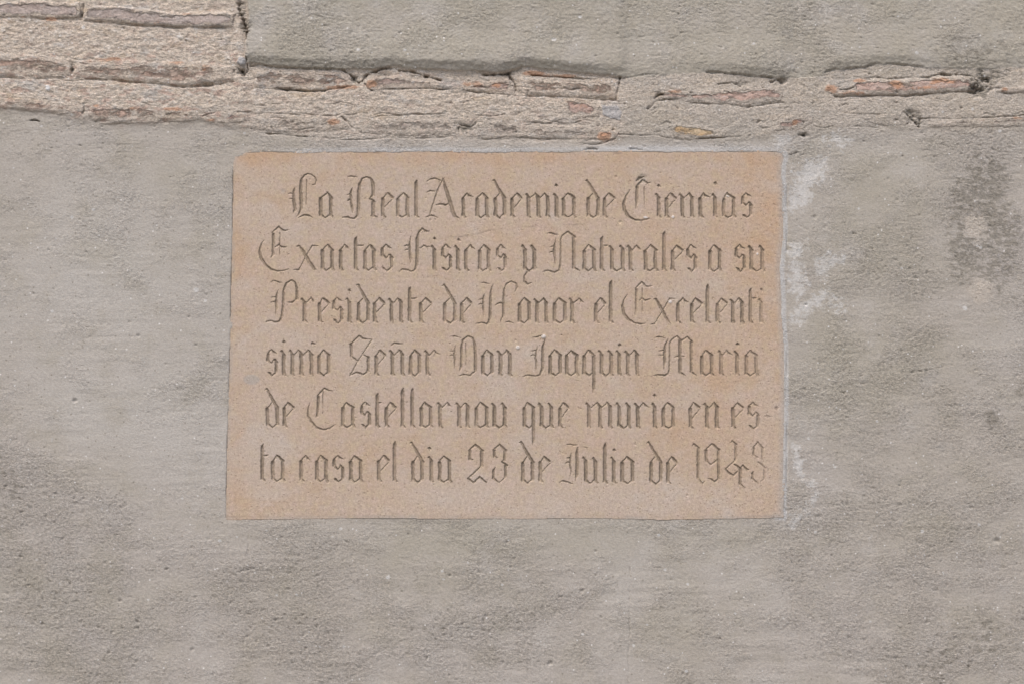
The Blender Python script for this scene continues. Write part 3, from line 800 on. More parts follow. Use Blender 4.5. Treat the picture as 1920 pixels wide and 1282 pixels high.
rust = (blob(698, 158, 12, 9) + blob(655, 163, 26, 6, .8) + blob(620, 165, 16, 5, .6) + blob(96, 37, 15, 5, 1.0) + blob(45, 33, 8, 3, .6)
        + blob(293, 45, 8, 4, .6) + blob(350, 28, 30, 4, .5) + blob(395, 21, 10, 4, .6) + blob(76, 115, 16, 12, .5) + blob(185, 116, 30, 8, .55)
        + blob(215, 112, 20, 5, .6) + blob(330, 119, 30, 7, .55) + blob(385, 128, 18, 9, .55) + blob(180, 199, 14, 4, .7) + blob(250, 204, 16, 4, .6)
        + blob(325, 206, 22, 5, .8) + blob(20, 185, 16, 4, .6) + blob(60, 193, 20, 5, .45) + blob(395, 226, 20, 5, .6) + blob(625, 229, 14, 9, .9)
        + blob(885, 158, 24, 8, .7) + blob(935, 160, 24, 10, .55) + blob(1000, 138, 30, 6, .9) + blob(1060, 143, 30, 5, .75) + blob(1132, 256, 16, 12, .9)
        + blob(1265, 172, 22, 7, .6) + blob(1490, 230, 8, 9, .8) + blob(1558, 166, 14, 8, .9) + blob(1612, 152, 16, 5, .9) + blob(1680, 158, 16, 10, .8)
        + blob(1600, 175, 40, 7, .6) + blob(1770, 152, 40, 8, .7) + blob(1740, 166, 40, 6, .55) + blob(1883, 169, 12, 6, .8) + blob(1840, 225, 20, 6, .5)
        + blob(1910, 222, 16, 5, .6) + blob(1095, 200, 30, 14, .35) + blob(1010, 205, 30, 8, .3) + blob(1350, 175, 60, 8, .35))
WATTR = {k: a.ravel() for k, a in dict(cream=cream, pink=pink, white=white, dirt=dirt, beige=beige, blue=blue, cover=cover, rust=rust, olive=olive, pale=pale, rough=np.maximum(rough_zone, band)).items()}

X, Z = wall_xz(U[None, :], V[:, None])
P = np.stack([X, -h * 0.001, np.maximum(Z, -0.02)], -1).reshape(-1, 3)
ii = np.arange(W.nu * W.nv).reshape(W.nv, W.nu)
quads = np.stack([ii[:-1, :-1], ii[1:, :-1], ii[1:, 1:], ii[:-1, 1:]], -1)


def cell(a):
    return a[:-1, :-1]


keep = cell(pd) < 7
fid = cell(brick_id)
zone = np.where(cell(slab) > 0.5, 1, np.where(cell(below) > 0.5, 2, 3))
wall = empty("plastered_facade", (0, 0, 0), "old grey plastered wall with a band of worn bricks around the stone plaque", "wall")
for zn, name, lab in ((1, "plaster_coat", "upper coat of grey plaster ending in a ragged lip"),
                      (2, "plaster_coat", "smooth lower coat of grey plaster around the plaque"),
                      (3, "mortar_bed", "crumbling cream mortar between the worn bricks")):
    o = build(name, P, quads[keep & (fid == 0) & (zone == zn)], M_PLASTER, wall, WATTR)
    o["label"] = lab
for k, (pts, kind, proud) in enumerate(BRICKS):
    qk = quads[keep & (fid == k + 1)]
    if len(qk) == 0:
        continue
    nm = {'stone': 'stone', 'limestone': 'stone'}.get(kind, 'brick')
    build(nm, P, qk, M_BRICK[kind], wall, WATTR, skirt=0.045)
# the body of the wall behind its skin
bm_v = [(x, y, z) for x in (-3.7, 3.7) for y in (0.075, 0.5) for z in (0.0, 4.25)]
cm = bpy.data.meshes.new("masonry_core")
cm.from_pydata(bm_v, [], [(0, 1, 3, 2), (4, 6, 7, 5), (0, 4, 5, 1), (2, 3, 7, 6), (1, 5, 7, 3), (0, 2, 6, 4)])
cm.materials.append(M_PLASTER)
co = bpy.data.objects.new("masonry_core", cm)
COL.objects.link(co)
co.parent = wall

# ------------------------------------------------------------------ the inscription, traced stroke by stroke
LETTERS = []          # list of lists of poly-lines in photo pixels


class Line:
    """a line of text: region origin and scale, baseline and x-height at both ends"""

    def __init__(self, b0, b1, a0, a1):
        self.b0, self.b1, self.a0, self.a1 = b0, b1, a0, a1

    def region(self, ox, oy, s):
        self.ox, self.oy, self.s = ox, oy, s
        return self

    def X(self, zx):
        return self.ox + zx / self.s

    def pt(self, x, t, w):
        k = (x - 480) / 960.0
        b = self.b0 + (self.b1 - self.b0) * k
        a = self.a0 + (self.a1 - self.a0) * k
        return (x, b - t * (b - a), w)

    def raw(self, *pls):
        LETTERS.append([[(self.ox + x / self.s, self.oy + y / self.s, max(w / self.s, 0.45)) for x, y, w in pl] for pl in pls])

    def put(self, pls):
        LETTERS.append([[self.pt(x + RNG.normal(0, .25), t + RNG.normal(0, .008), w * RNG.uniform(.9, 1.08)) for x, t, w in pl] for pl in pls])

    # pieces
    def stem(self, x, t0=.80, t1=.10, w=2.7):
        return [(x, t0, w), (x + RNG.normal(0, .35), (t0 + t1) / 2, w * .98), (x, t1, w)]

    def foot(self, x, r=5.0):
        return [(x, .13, 2.3), (x + r * .6, .035, 1.7), (x + r, .03, .6)]

    def head(self, x, t=.98):
        return [(x - 6.5, t - .07, .7), (x - 4.0, t - .03, 1.7), (x + .8, t - .2, 2.3)]

    def i(self, x, dot=None):
        x = self.X(x)
        p = [self.head(x), self.stem(x, .80), self.foot(x)]
        LETTERS.append([[self.pt(*q) for q in pl] for pl in p])
        if dot:
            dx, dy = self.ox + dot[0] / self.s, self.oy + dot[1] / self.s
            LETTERS[-1].append([(dx - 3.2, dy - .6, .6), (dx - .3, dy - .8, 2.1), (dx + 3.2, dy + 1.0, .6)])
            LETTERS[-1].append([(dx, dy - 3.4, .6), (dx, dy + .2, 1.8), (dx, dy + 2.6, .6)])

    def bowl(self, x0, x1, ap, foot):
        m = self.X(ap)
        bot = x0 + (x1 - x0) * (.40 if foot else .52)
        p = [[(x0 - 1.6, .73, 1.0), (x0 + 1, .80, 1.4), (m - 1, .985, 1.1)],
             [(m - .6, .985, 1.2), (m + 2, .93, 1.9), (x1 + 1.2, .78, 2.2), (x1 + 3.0, .77, .6)],
             self.stem(x0, .74, .12), self.stem(x1, .78, .14, 2.6),
             [(x0 - 2.8, .08, .6), (x0, .12, 2.2), (bot, .01, 1.3)],
             [(bot, .01, 1.1), (x1 - .5, .15, 1.2)]]
        if foot:
            p.append(self.foot(x1))
        return p

    def a(self, x0, x1, ap):
        self.put(self.bowl(self.X(x0), self.X(x1), ap, True))

    def o(self, x0, x1, ap):
        self.put(self.bowl(self.X(x0), self.X(x1), ap, False))

    def q(self, x0, x1, ap, desc):
        X0, X1 = self.X(x0), self.X(x1)
        p = self.bowl(X0, X1, ap, False)
        p[3] = [(X1, .76, 2.6), (X1, .1, 2.5), (X1 + .3, -.45, 2.2), (X1 - .8, -.62, .6)]
        self.put(p)

    def d(self, x0, x1, top):
        X0, X1, T = self.X(x0), self.X(x1), self.X(top)
        bot = (X0 + X1) / 2
        k = .56
        jx, jt = T + (X1 - T) * k, 1.50 - .70 * k
        self.put([[(T - 2.8, 1.47, .7), (T + .4, 1.51, 1.6), (T + (X1 - T) * .5, 1.15, 2.1), (X1 + .8, .76, 2.3)],
                  [(X0 - 1.2, .72, 1.1), (X0 + 1, .78, 1.3), (jx - .8, jt - .14, 1.0)],
                  self.stem(X0, .74, .12), self.stem(X1, .78, .14, 2.6),
                  [(X0 - 2.5, .08, .6), (X0, .12, 2.1), (bot, .0, 1.4)], [(bot, .0, 1.1), (X1 - .4, .15, 1.2)]])

    def e(self, x, ap, tip):
        x, m, T = self.X(x), self.X(ap), self.X(tip)
        self.put([[(x - 1.4, .72, 1.0), (x + 1, .79, 1.3), (m - .8, .985, 1.1)],
                  [(m - .6, .985, 1.2), (m + 1.5, .94, 1.9), (T - 2, .80, 2.1), (T, .76, .6)],
                  [(T - 1.2, .75, .9), (x + 2.6, .40, .8)],
                  self.stem(x, .74, .12), [(x - 3, .07, .6), (x, .13, 2.0)], self.foot(x, 6.5)])

    def c(self, x, ap, tip):
        x, m, T = self.X(x), self.X(ap), self.X(tip)
        self.put([[(x - 1.4, .74, 1.0), (x + 1, .81, 1.4), (m - .6, .99, 1.1)],
                  [(m - .4, 1.0, 1.1), (m + 3, .89, 1.8), (T, .83, .6)],
                  self.stem(x, .76, .12), self.foot(x, 6.5), [(x - 2.5, .08, .6), (x, .14, 2.0)]])

    def r(self, x, ap, tip):
        x, m, T = self.X(x), self.X(ap), self.X(tip)
        self.put([self.head(x), self.stem(x, .80), self.foot(x, 6),
                  [(x + 1.2, .74, 1.0), (m - .5, .97, 1.1)], [(m - .3, .99, 1.1), (m + 3.2, .88, 1.8), (T, .82, .6)]])

    def arch(self, xs):
        p = [self.head(xs[0]), self.stem(xs[0], .80), self.foot(xs[0], 4.5)]
        for a, b in zip(xs[:-1], xs[1:]):
            m = b - 5.2
            p += [[(a + 1.6, .74, .9), (m - .5, .97, 1.1)], [(m - .3, .99, 1.2), (m + 2, .93, 1.8), (b + 1, .79, 2.3)],
                  self.stem(b, .82), self.foot(b, 5)]
        return p

    def n(self, *xs, tilde=None):
        self.put(self.arch([self.X(x) for x in xs]))
        if tilde:
            LETTERS[-1].append([(self.ox + x / self.s, self.oy + y / self.s, w / self.s) for x, y, w in tilde])

    m = n

    def u(self, x0, x1, foot=True):
        a, b = self.X(x0), self.X(x1)
        bot = a + (b - a) * .45
        p = [self.head(a), self.stem(a, .80, .12), [(a, .13, 2.3), (bot, .01, 1.4)], [(bot, .01, 1.1), (b - .4, .15, 1.2)],
             self.head(b), self.stem(b, .80, .13)]
        if foot:
            p.append(self.foot(b, 5.5))
        self.put(p)

    def y(self, x0, x1, tail):
        self.u(x0, x1, False)
        LETTERS[-1].append([(self.ox + x / self.s, self.oy + y / self.s, w / self.s) for x, y, w in tail])

    def l(self, x, top):
        x = self.X(x)
        ty = self.oy + top / self.s
        LETTERS.append([[(x + 1.8, ty, .6), (x + .4, ty + 5, 2.2), (x, ty + 12, 2.6), self.pt(x, .6, 2.6), self.pt(x, .12, 2.6)],
                        [self.pt(*q) for q in self.foot(x, 6)], [self.pt(x - 3, .06, .6), self.pt(x, .13, 1.8)]])

    def t(self, x, top, bar, by):
        x = self.X(x)
        ty = self.oy + top / self.s
        yb = self.oy + by / self.s
        LETTERS.append([[(x + 2.4, ty, .6), (x - .2, ty + 5, 2.2), (x, ty + 11, 2.4), self.pt(x, .6, 2.7), self.pt(x, .12, 2.6)],
                        [self.pt(*q) for q in self.foot(x, 6)],
                        [(x, yb + .4, 1.2), (self.X(bar) - 3, yb + .3, 1.3), (self.X(bar), yb - .6, .6)]])

    def sx(self, x0, x1):
        a, b = self.X(x0), self.X(x1)
        m = a + (b - a) * .45
        k = a + (b - a) * .42
        j = a + (b - a) * .74
        self.put([[(a - 1.6, .80, 1.0), (a + .5, .87, 1.4), (m - .4, 1.0, 1.1)], [(m - .2, 1.0, 1.1), (m + 3.5, .91, 1.8), (b + 1, .85, .6)],
                  [(a, .83, 2.4), (a - .2, .60, 2.5)], [(a - 3, .60, .6), (a - .3, .60, 2.0), (k, .49, 1.4)], [(k, .49, 1.1), (j, .62, 1.2)],
                  [(j, .63, 1.3), (j + 2, .60, 1.9), (b + 2.2, .50, 1.4)], [(b, .52, 2.4), (b, .16, 2.3)],
                  [(b, .14, 1.6), (k + 1, .0, 1.1)], [(k + 1, .0, 1.2), (a + 3, .10, 2.0), (a - .5, .145, .7)]])


L1 = Line(409.2, 409.2, 361.6, 362.4)
L = L1.region(520, 310, 6)
L.raw([(200, 250, 3), (180, 300, 11), (185, 400, 13), (200, 490, 14), (180, 540, 3)], [(122, 325, 3), (150, 320, 7), (185, 325, 5)],
      [(128, 380, 3), (155, 378, 7), (185, 375, 5)],
      [(390, 228, 5), (425, 215, 7), (440, 175, 8), (425, 140, 8), (385, 108, 8), (345, 100, 8), (305, 115, 9), (278, 150, 11),
       (265, 200, 13), (262, 300, 15), (268, 400, 15), (268, 480, 13), (245, 550, 8), (215, 580, 3)],
      [(330, 165, 6), (325, 440, 4)], [(235, 595, 3), (300, 565, 10), (345, 565, 11), (400, 595, 4)])
L.a(488, 602, 565)
L.raw([(785, 135, 3), (825, 125, 8), (870, 135, 7), (905, 135, 3)], [(845, 250, 3), (825, 310, 11), (830, 420, 12), (845, 500, 10), (848, 535, 3)],
      [(785, 335, 3), (825, 325, 8)], [(788, 405, 3), (805, 390, 9), (830, 395, 5)],
      [(735, 590, 5), (780, 582, 9), (830, 600, 8), (870, 602, 8), (900, 570, 10), (912, 500, 14), (915, 300, 15), (925, 220, 13),
       (955, 155, 9), (1000, 135, 8), (1045, 150, 10), (1075, 200, 15), (1080, 330, 15)], [(1080, 330, 13), (1040, 375, 6)],
      [(1035, 375, 5), (1050, 385, 11), (1100, 415, 6)], [(1078, 410, 16), (1078, 570, 16)], [(1078, 570, 14), (1128, 590, 5)],
      [(1078, 560, 8), (1050, 575, 4)])
L.e(1187, 1245, 1305); L.a(1355, 1462, 1425); L.l(1560, 168)
L = L1.region(780, 310, 6)
L.raw([(125, 182, 3), (165, 158, 7), (215, 152, 9), (275, 172, 6), (258, 195, 3)], [(120, 312, 3), (160, 292, 8), (215, 295, 5)],
      [(305, 150, 6), (240, 290, 7), (150, 565, 5)], [(305, 150, 6), (330, 250, 14), (370, 370, 16), (420, 540, 16), (440, 580, 14), (490, 600, 4)],
      [(435, 585, 9), (465, 615, 4)], [(225, 450, 4), (280, 440, 10), (330, 450, 11), (375, 430, 4)], [(105, 588, 4), (160, 570, 8), (200, 572, 10), (240, 590, 4)])
L.c(530, 578, 645); L.a(690, 795, 750); L.d(893, 993, 875); L.e(1080, 1140, 1195); L.m(1265, 1375, 1480); L.i(1580, (1580, 232)); L.a(1660, 1775, 1715)
L = L1.region(1080, 310, 5.3333)
L.d(125, 220, 108); L.e(285, 330, 390)
L.raw([(540, 245, 3), (500, 310, 7), (475, 390, 12), (485, 450, 13), (520, 510, 12), (580, 545, 8), (650, 555, 7), (735, 535, 4)],
      [(600, 435, 3), (605, 350, 11), (610, 220, 12)], [(605, 215, 7), (665, 150, 9)], [(600, 165, 6), (635, 130, 12), (680, 118, 6)],
      [(680, 155, 8), (715, 180, 8), (745, 178, 3)], [(682, 215, 5), (682, 390, 3)])
L.i(825, (828, 212)); L.e(905, 950, 1005); L.n(1062, 1160); L.c(1243, 1275, 1345); L.i(1390, (1395, 185)); L.a(1478, 1575, 1515); L.sx(1668, 1748)

L2 = Line(508.4, 510.0, 459.0, 459.4)
L = L2.region(470, 410, 6)
L.raw([(150, 240, 3), (115, 300, 7), (100, 370, 11), (115, 440, 13), (160, 515, 12), (225, 570, 10), (300, 593, 8), (370, 588, 7), (430, 568, 3)],
      [(232, 440, 4), (250, 400, 11), (255, 180, 13)], [(240, 165, 7), (315, 92, 9)], [(315, 92, 8), (350, 130, 10), (390, 138, 8), (432, 125, 3)],
      [(330, 160, 5), (325, 415, 4)], [(272, 328, 4), (315, 298, 8), (345, 322, 10), (385, 325, 7), (405, 318, 3)])
L.raw([(515, 315, 5), (545, 310, 10), (590, 370, 14), (660, 490, 15), (715, 570, 13), (735, 575, 4)], [(690, 312, 7), (625, 420, 6), (545, 575, 6)],
      [(690, 308, 8), (765, 312, 4)], [(545, 578, 9), (485, 580, 5)])
L.a(808, 915, 870); L.c(1012, 1062, 1108); L.t(1180, 205, 1270, 305); L.a(1285, 1388, 1345); L.sx(1480, 1585)
L = L2.region(740, 410, 6)
L.raw([(180, 200, 3), (168, 290, 9), (170, 400, 12), (180, 440, 11), (175, 500, 3)], [(105, 312, 3), (135, 302, 8), (170, 308, 4)],
      [(108, 362, 3), (135, 350, 7), (170, 355, 4)],
      [(50, 600, 3), (90, 570, 8), (130, 575, 9), (190, 598, 8), (230, 575, 9), (248, 520, 13), (252, 400, 15), (252, 230, 14), (270, 160, 10),
       (310, 115, 9), (350, 145, 12), (390, 148, 3)], [(262, 335, 3), (290, 335, 6), (325, 305, 7), (365, 322, 9), (395, 312, 4)])
L.i(445, (450, 232)); L.sx(538, 628); L.i(710, (722, 245)); L.c(803, 855, 905); L.a(955, 1058, 1010); L.sx(1160, 1245)
L.y(1465, 1570, [(1490, 605, 8), (1460, 650, 8), (1460, 710, 10), (1500, 742, 9), (1545, 720, 3)])
L = L2.region(1010, 410, 4.3636)
L.raw([(70, 122, 3), (100, 118, 7), (130, 132, 7), (160, 132, 3)], [(142, 160, 2), (128, 230, 7), (125, 280, 9), (135, 320, 7), (135, 375, 2)],
      [(92, 235, 2), (125, 228, 5)], [(85, 282, 2), (105, 272, 6), (125, 278, 4)],
      [(35, 435, 2), (75, 425, 6), (130, 442, 6), (165, 425, 6), (178, 380, 6), (180, 180, 5), (195, 140, 6), (240, 110, 6)],
      [(240, 110, 7), (295, 155, 9)], [(287, 155, 11), (287, 400, 11)], [(287, 405, 10), (335, 428, 4)])
L.a(372, 452, 415); L.t(515, 148, 570, 222); L.u(600, 688); L.r(752, 800, 838); L.a(875, 957, 920); L.l(1025, 103); L.e(1095, 1135, 1185)
L.sx(1222, 1282); L.a(1400, 1480, 1437); L.sx(1618, 1682); L.u(1740, 1830)

L3 = Line(606.2, 607.4, 558.2, 559.2)
L = L3.region(490, 515, 6)
L.raw([(105, 85, 3), (150, 70, 7), (200, 90, 8), (240, 95, 3)], [(185, 180, 3), (170, 240, 9), (165, 320, 11), (170, 380, 10), (158, 455, 3)],
      [(115, 258, 4), (165, 252, 7)], [(108, 312, 4), (160, 305, 7)],
      [(45, 540, 3), (62, 525, 6), (110, 522, 8), (160, 538, 8), (205, 525, 9), (228, 480, 11), (245, 350, 12), (250, 180, 11), (280, 100, 9), (340, 65, 8),
       (380, 90, 9), (398, 150, 11), (400, 275, 13)], [(298, 312, 4), (350, 315, 10), (375, 295, 6), (390, 275, 5)])
L.r(485, 560, 590); L.e(655, 695, 765); L.sx(815, 905); L.i(990, (990, 185)); L.d(1093, 1200, 1088); L.e(1275, 1330, 1392); L.n(1465, 1570)
L.t(1668, 138, 1750, 268); L.e(1795, 1850, 1915)
L = L3.region(780, 515, 5.3333)
L.d(290, 390, 278); L.e(455, 508, 560)
L.raw([(648, 82, 3), (690, 85, 7), (738, 97, 3)], [(683, 195, 2), (668, 250, 8), (672, 330, 9), (678, 410, 2)], [(622, 252, 2), (665, 246, 6)],
      [(622, 302, 2), (640, 296, 6), (668, 300, 4)], [(770, 95, 3), (748, 180, 9), (742, 300, 11), (740, 420, 11), (730, 475, 8), (705, 494, 7), (660, 480, 7), (600, 492, 3)],
      [(990, 175, 3), (1010, 130, 8), (1000, 90, 7), (955, 70, 7), (905, 95, 7), (880, 160, 9), (875, 300, 11), (872, 400, 9), (845, 470, 3)],
      [(795, 305, 3), (835, 285, 8), (875, 290, 7)], [(885, 480, 3), (930, 472, 7), (975, 488, 3)])
L.o(1035, 1130, 1088); L.n(1210, 1302); L.o(1385, 1488, 1433); L.r(1560, 1632, 1678)
L = L3.region(1090, 515, 5.3333)
L.e(145, 193, 245); L.l(293, 60)
L.raw([(460, 195, 2), (425, 260, 7), (412, 320, 11), (425, 390, 12), (470, 450, 11), (540, 488, 8), (600, 495, 7), (640, 488, 3)],
      [(537, 405, 3), (547, 340, 9), (550, 150, 10)], [(540, 140, 6), (605, 75, 7)], [(605, 75, 7), (640, 115, 8), (670, 122, 7), (710, 112, 3)],
      [(610, 135, 5), (610, 370, 3)], [(580, 258, 4), (605, 238, 6), (640, 260, 8), (690, 245, 3)])
L.raw([(722, 250, 4), (745, 245, 9), (800, 340, 12), (860, 455, 12), (890, 490, 4)], [(880, 245, 6), (810, 370, 5), (735, 490, 5)],
      [(880, 242, 7), (935, 242, 4)], [(735, 492, 7), (685, 500, 3)])
L.c(965, 1020, 1075); L.e(1105, 1145, 1215); L.l(1260, 98); L.e(1362, 1405, 1465); L.n(1515, 1607); L.t(1690, 138, 1755, 237); L.i(1800, (1805, 157))

L4 = Line(704.6, 704.4, 655.0, 656.0)
L = L4.region(480, 610, 6)
L.sx(135, 225); L.i(312, (315, 190)); L.m(408, 510, 620)
LETTERS[-1].append([(583.5, 646, .6), (586, 643.2, 2.0), (589, 645, 1.6), (592, 644.6, .6)])
L.o(710, 815, 765)
L.raw([(1060, 215, 8), (1160, 120, 9)], [(1160, 120, 8), (1210, 155, 11), (1255, 158, 7), (1305, 158, 4)], [(1305, 158, 5), (1145, 400, 6), (1055, 560, 5)],
      [(1070, 215, 13), (1072, 340, 13)], [(1068, 340, 11), (1145, 400, 7)], [(1210, 325, 6), (1268, 365, 12)], [(1263, 365, 14), (1262, 510, 13)],
      [(1262, 515, 7), (1205, 550, 8)], [(1055, 558, 4), (1120, 530, 9), (1160, 532, 10), (1210, 550, 6)])
L.e(1350, 1398, 1460); L.n(1535, 1645, tilde=[(1515, 225, 3), (1560, 200, 8), (1600, 205, 9), (1650, 205, 3)]); L.o(1740, 1835, 1790)
L = L4.region(780, 610, 4.4651)
L.r(97, 155, 200)
L.raw([(285, 97, 2), (320, 92, 6), (380, 106, 2)], [(330, 170, 2), (320, 230, 7), (325, 280, 7), (322, 355, 2)], [(285, 215, 2), (322, 210, 5)],
      [(280, 255, 2), (300, 247, 5), (322, 252, 3)],
      [(365, 380, 2), (378, 340, 8), (380, 180, 9), (395, 120, 7), (435, 92, 6), (475, 105, 6), (492, 160, 9), (497, 250, 10), (497, 370, 10)],
      [(497, 378, 5), (455, 415, 6)], [(360, 420, 2), (400, 407, 6), (455, 420, 5)], [(418, 145, 4), (418, 330, 2)])
L.o(560, 635, 598); L.n(705, 785)
L.raw([(975, 100, 2), (1020, 98, 6), (1060, 82, 3)], [(1017, 175, 2), (1005, 230, 6), (1000, 270, 7), (1008, 300, 7), (1005, 370, 2)], [(960, 213, 2), (1003, 208, 5)],
      [(958, 252, 2), (980, 245, 5), (1003, 250, 3)], [(1080, 120, 3), (1062, 180, 9), (1060, 300, 10), (1055, 370, 8), (1035, 412, 6), (1000, 422, 5), (945, 413, 6), (893, 425, 2)])
L.o(1123, 1207, 1165); L.a(1262, 1345, 1302); L.q(1408, 1487, 1445, 555); L.u(1552, 1632); L.i(1702, (1705, 167)); L.n(1772, 1850)
L = L4.region(1190, 610, 7.3846)
L.raw([(275, 172, 3), (340, 160, 10), (430, 182, 4)], [(465, 180, 3), (425, 270, 13), (412, 370, 15), (412, 500, 13), (405, 600, 3)], [(328, 352, 3), (400, 345, 9)],
      [(330, 410, 3), (400, 408, 8)], [(258, 692, 3), (320, 680, 9), (420, 690, 11), (465, 660, 9), (480, 600, 9), (484, 250, 8), (510, 200, 9), (590, 150, 9)],
      [(590, 150, 9), (645, 215, 13)], [(628, 215, 18), (628, 640, 18)], [(628, 645, 16), (700, 690, 6)], [(650, 215, 8), (730, 160, 9)],
      [(730, 160, 9), (798, 230, 13)], [(782, 235, 16), (782, 630, 15)], [(782, 635, 13), (855, 688, 5)], [(555, 438, 4), (590, 425, 9), (690, 425, 6)])
L.a(932, 1062, 988); L.r(1197, 1275, 1350); L.i(1420, (1425, 265)); L.a(1545, 1685, 1608)

L5 = Line(800.8, 803.8, 753.0, 753.6)
L = L5.region(480, 715, 6)
L.d(130, 238, 120); L.e(318, 363, 430)
L.raw([(605, 235, 3), (587, 300, 7), (585, 380, 10), (620, 450, 11), (680, 515, 11), (760, 542, 9), (830, 522, 7), (890, 478, 3)],
      [(685, 385, 10), (697, 290, 12), (702, 170, 13)], [(690, 160, 7), (770, 75, 8)], [(770, 75, 8), (820, 100, 8), (862, 105, 3)],
      [(755, 110, 6), (752, 160, 5), (750, 355, 2)])
L.a(978, 1090, 1020); L.sx(1190, 1275); L.t(1362, 128, 1415, 235); L.e(1468, 1518, 1580); L.l(1648, 72)
LETTERS[-1].append([(760.8, 753.6, .55), (764, 753.0, .45)])
L.l(1757, 72)
L = L5.region(740, 715, 5.647)
L.a(280, 378, 320); L.r(482, 558, 600); L.n(680, 772); L.a(865, 972, 910); L.u(1058, 1163); L.q(1372, 1468, 1412, 665); L.u(1552, 1658); L.e(1750, 1790, 1848)
L = L5.region(1060, 715, 4.923)
L.m(218, 320, 412); L.u(495, 585); L.r(668, 722, 770); L.i(825, (825, 130)); L.o(905, 995, 945); L.e(1155, 1190, 1245); L.n(1308, 1400); L.e(1548, 1592, 1648); L.sx(1697, 1778)
L.raw([(1840, 318, 3), (1870, 320, 6), (1908, 322, 3)], [(1860, 308, 3), (1862, 332, 3)])

L6 = Line(902.0, 908.0, 852.6, 855.4)
L = L6.region(470, 815, 6)
L.t(130, 98, 200, 228); L.a(250, 360, 303); L.c(567, 622, 668); L.a(745, 848, 795); L.sx(940, 1035); L.a(1125, 1235, 1175); L.e(1442, 1500, 1558); L.l(1617, 68)
L = L6.region(690, 815, 6)
L.d(507, 610, 490); L.i(712, (692, 152)); L.a(805, 915, 860)
L.raw([(1185, 275, 5), (1145, 272, 9)], [(1145, 270, 12), (1147, 180, 13)], [(1135, 175, 8), (1208, 108, 9)], [(1208, 108, 10), (1290, 180, 13)], [(1280, 180, 15), (1277, 345, 15)],
      [(1275, 350, 8), (1125, 488, 6)], [(1120, 488, 6), (1140, 500, 12), (1190, 535, 9)], [(1190, 535, 8), (1255, 470, 9)], [(1255, 470, 10), (1330, 532, 8)])
L.raw([(1458, 255, 5), (1425, 240, 10)], [(1420, 240, 13), (1422, 175, 13)], [(1405, 170, 7), (1478, 108, 9)], [(1478, 108, 10), (1550, 175, 13)], [(1565, 158, 3), (1545, 175, 7)],
      [(1540, 175, 13), (1535, 280, 11)], [(1535, 280, 6), (1505, 300, 6)], [(1505, 300, 8), (1565, 340, 12)], [(1548, 340, 14), (1545, 470, 11)], [(1545, 475, 5), (1475, 535, 4)],
      [(1470, 535, 5), (1410, 485, 12)], [(1410, 485, 12), (1412, 400, 12), (1432, 360, 3)])
L = L6.region(960, 815, 6)
L.d(122, 232, 98); L.e(318, 365, 435)
L.raw([(615, 103, 4), (660, 105, 8), (700, 118, 7), (740, 105, 3)], [(667, 200, 3), (655, 270, 9), (652, 350, 9), (665, 400, 8), (660, 450, 2)], [(612, 260, 4), (655, 255, 8)],
      [(600, 312, 4), (630, 303, 8), (655, 310, 4)], [(740, 130, 3), (730, 200, 13), (733, 300, 15), (728, 430, 15), (715, 510, 3)],
      [(535, 530, 3), (575, 515, 8), (620, 525, 8), (685, 548, 4)], [(790, 130, 3), (840, 140, 4), (850, 165, 2)])
L.u(828, 940); L.l(1043, 86); L.i(1145, (1150, 172)); L.o(1238, 1355, 1298); L.d(1562, 1675, 1533); L.e(1752, 1800, 1862)
L = L6.region(1190, 815, 7.3846)
L.raw([(790, 160, 4), (822, 125, 11), (890, 185, 15), (905, 195, 5)], [(880, 190, 16), (875, 595, 15)], [(875, 600, 13), (940, 670, 6)], [(940, 670, 6), (970, 640, 3)])
L.raw([(975, 210, 9), (1072, 120, 10)], [(1072, 120, 11), (1165, 205, 16)], [(1165, 205, 8), (1190, 200, 3)], [(990, 210, 17), (990, 350, 16)], [(990, 355, 13), (1055, 412, 9)],
      [(1055, 412, 8), (1140, 345, 8)], [(1160, 205, 16), (1160, 600, 14)], [(1160, 605, 8), (1105, 645, 9)], [(1105, 645, 10), (1060, 610, 12), (1010, 598, 4)])
L.raw([(1335, 100, 4), (1352, 82, 9), (1405, 130, 13)], [(1398, 130, 14), (1398, 330, 13), (1385, 360, 10)], [(1385, 360, 8), (1260, 465, 8)], [(1262, 470, 10), (1300, 520, 13), (1370, 560, 10)],
      [(1370, 560, 9), (1425, 495, 7)], [(1380, 405, 8), (1400, 415, 13), (1460, 460, 15)], [(1462, 460, 17), (1460, 670, 16)], [(1460, 675, 14), (1525, 725, 6)], [(1470, 450, 8), (1500, 420, 10)],
      [(1500, 420, 11), (1560, 480, 13), (1590, 480, 4)])
L.raw([(1640, 180, 8), (1705, 100, 9)], [(1705, 100, 10), (1775, 180, 13)], [(1768, 180, 13), (1768, 330, 9)], [(1648, 180, 14), (1648, 280, 12)], [(1648, 285, 10), (1710, 310, 6)],
      [(1710, 375, 8), (1740, 395, 13), (1800, 455, 14)], [(1797, 455, 13), (1795, 605, 10)], [(1795, 610, 6), (1740, 640, 4)], [(1715, 675, 7), (1625, 595, 13)], [(1630, 590, 13), (1630, 530, 13), (1650, 500, 4)])

# ------------------------------------------------------------------ the plaque
S = Grid(np.arange(420, 1482, 1.1), np.arange(278, 980, 1.1))
U, V, UU, VV = S.U, S.V, S.UU, S.VV


def N(su, sv, o, seed, gain=0.5):
    return fbm(U, V, su, sv, o, seed, gain)


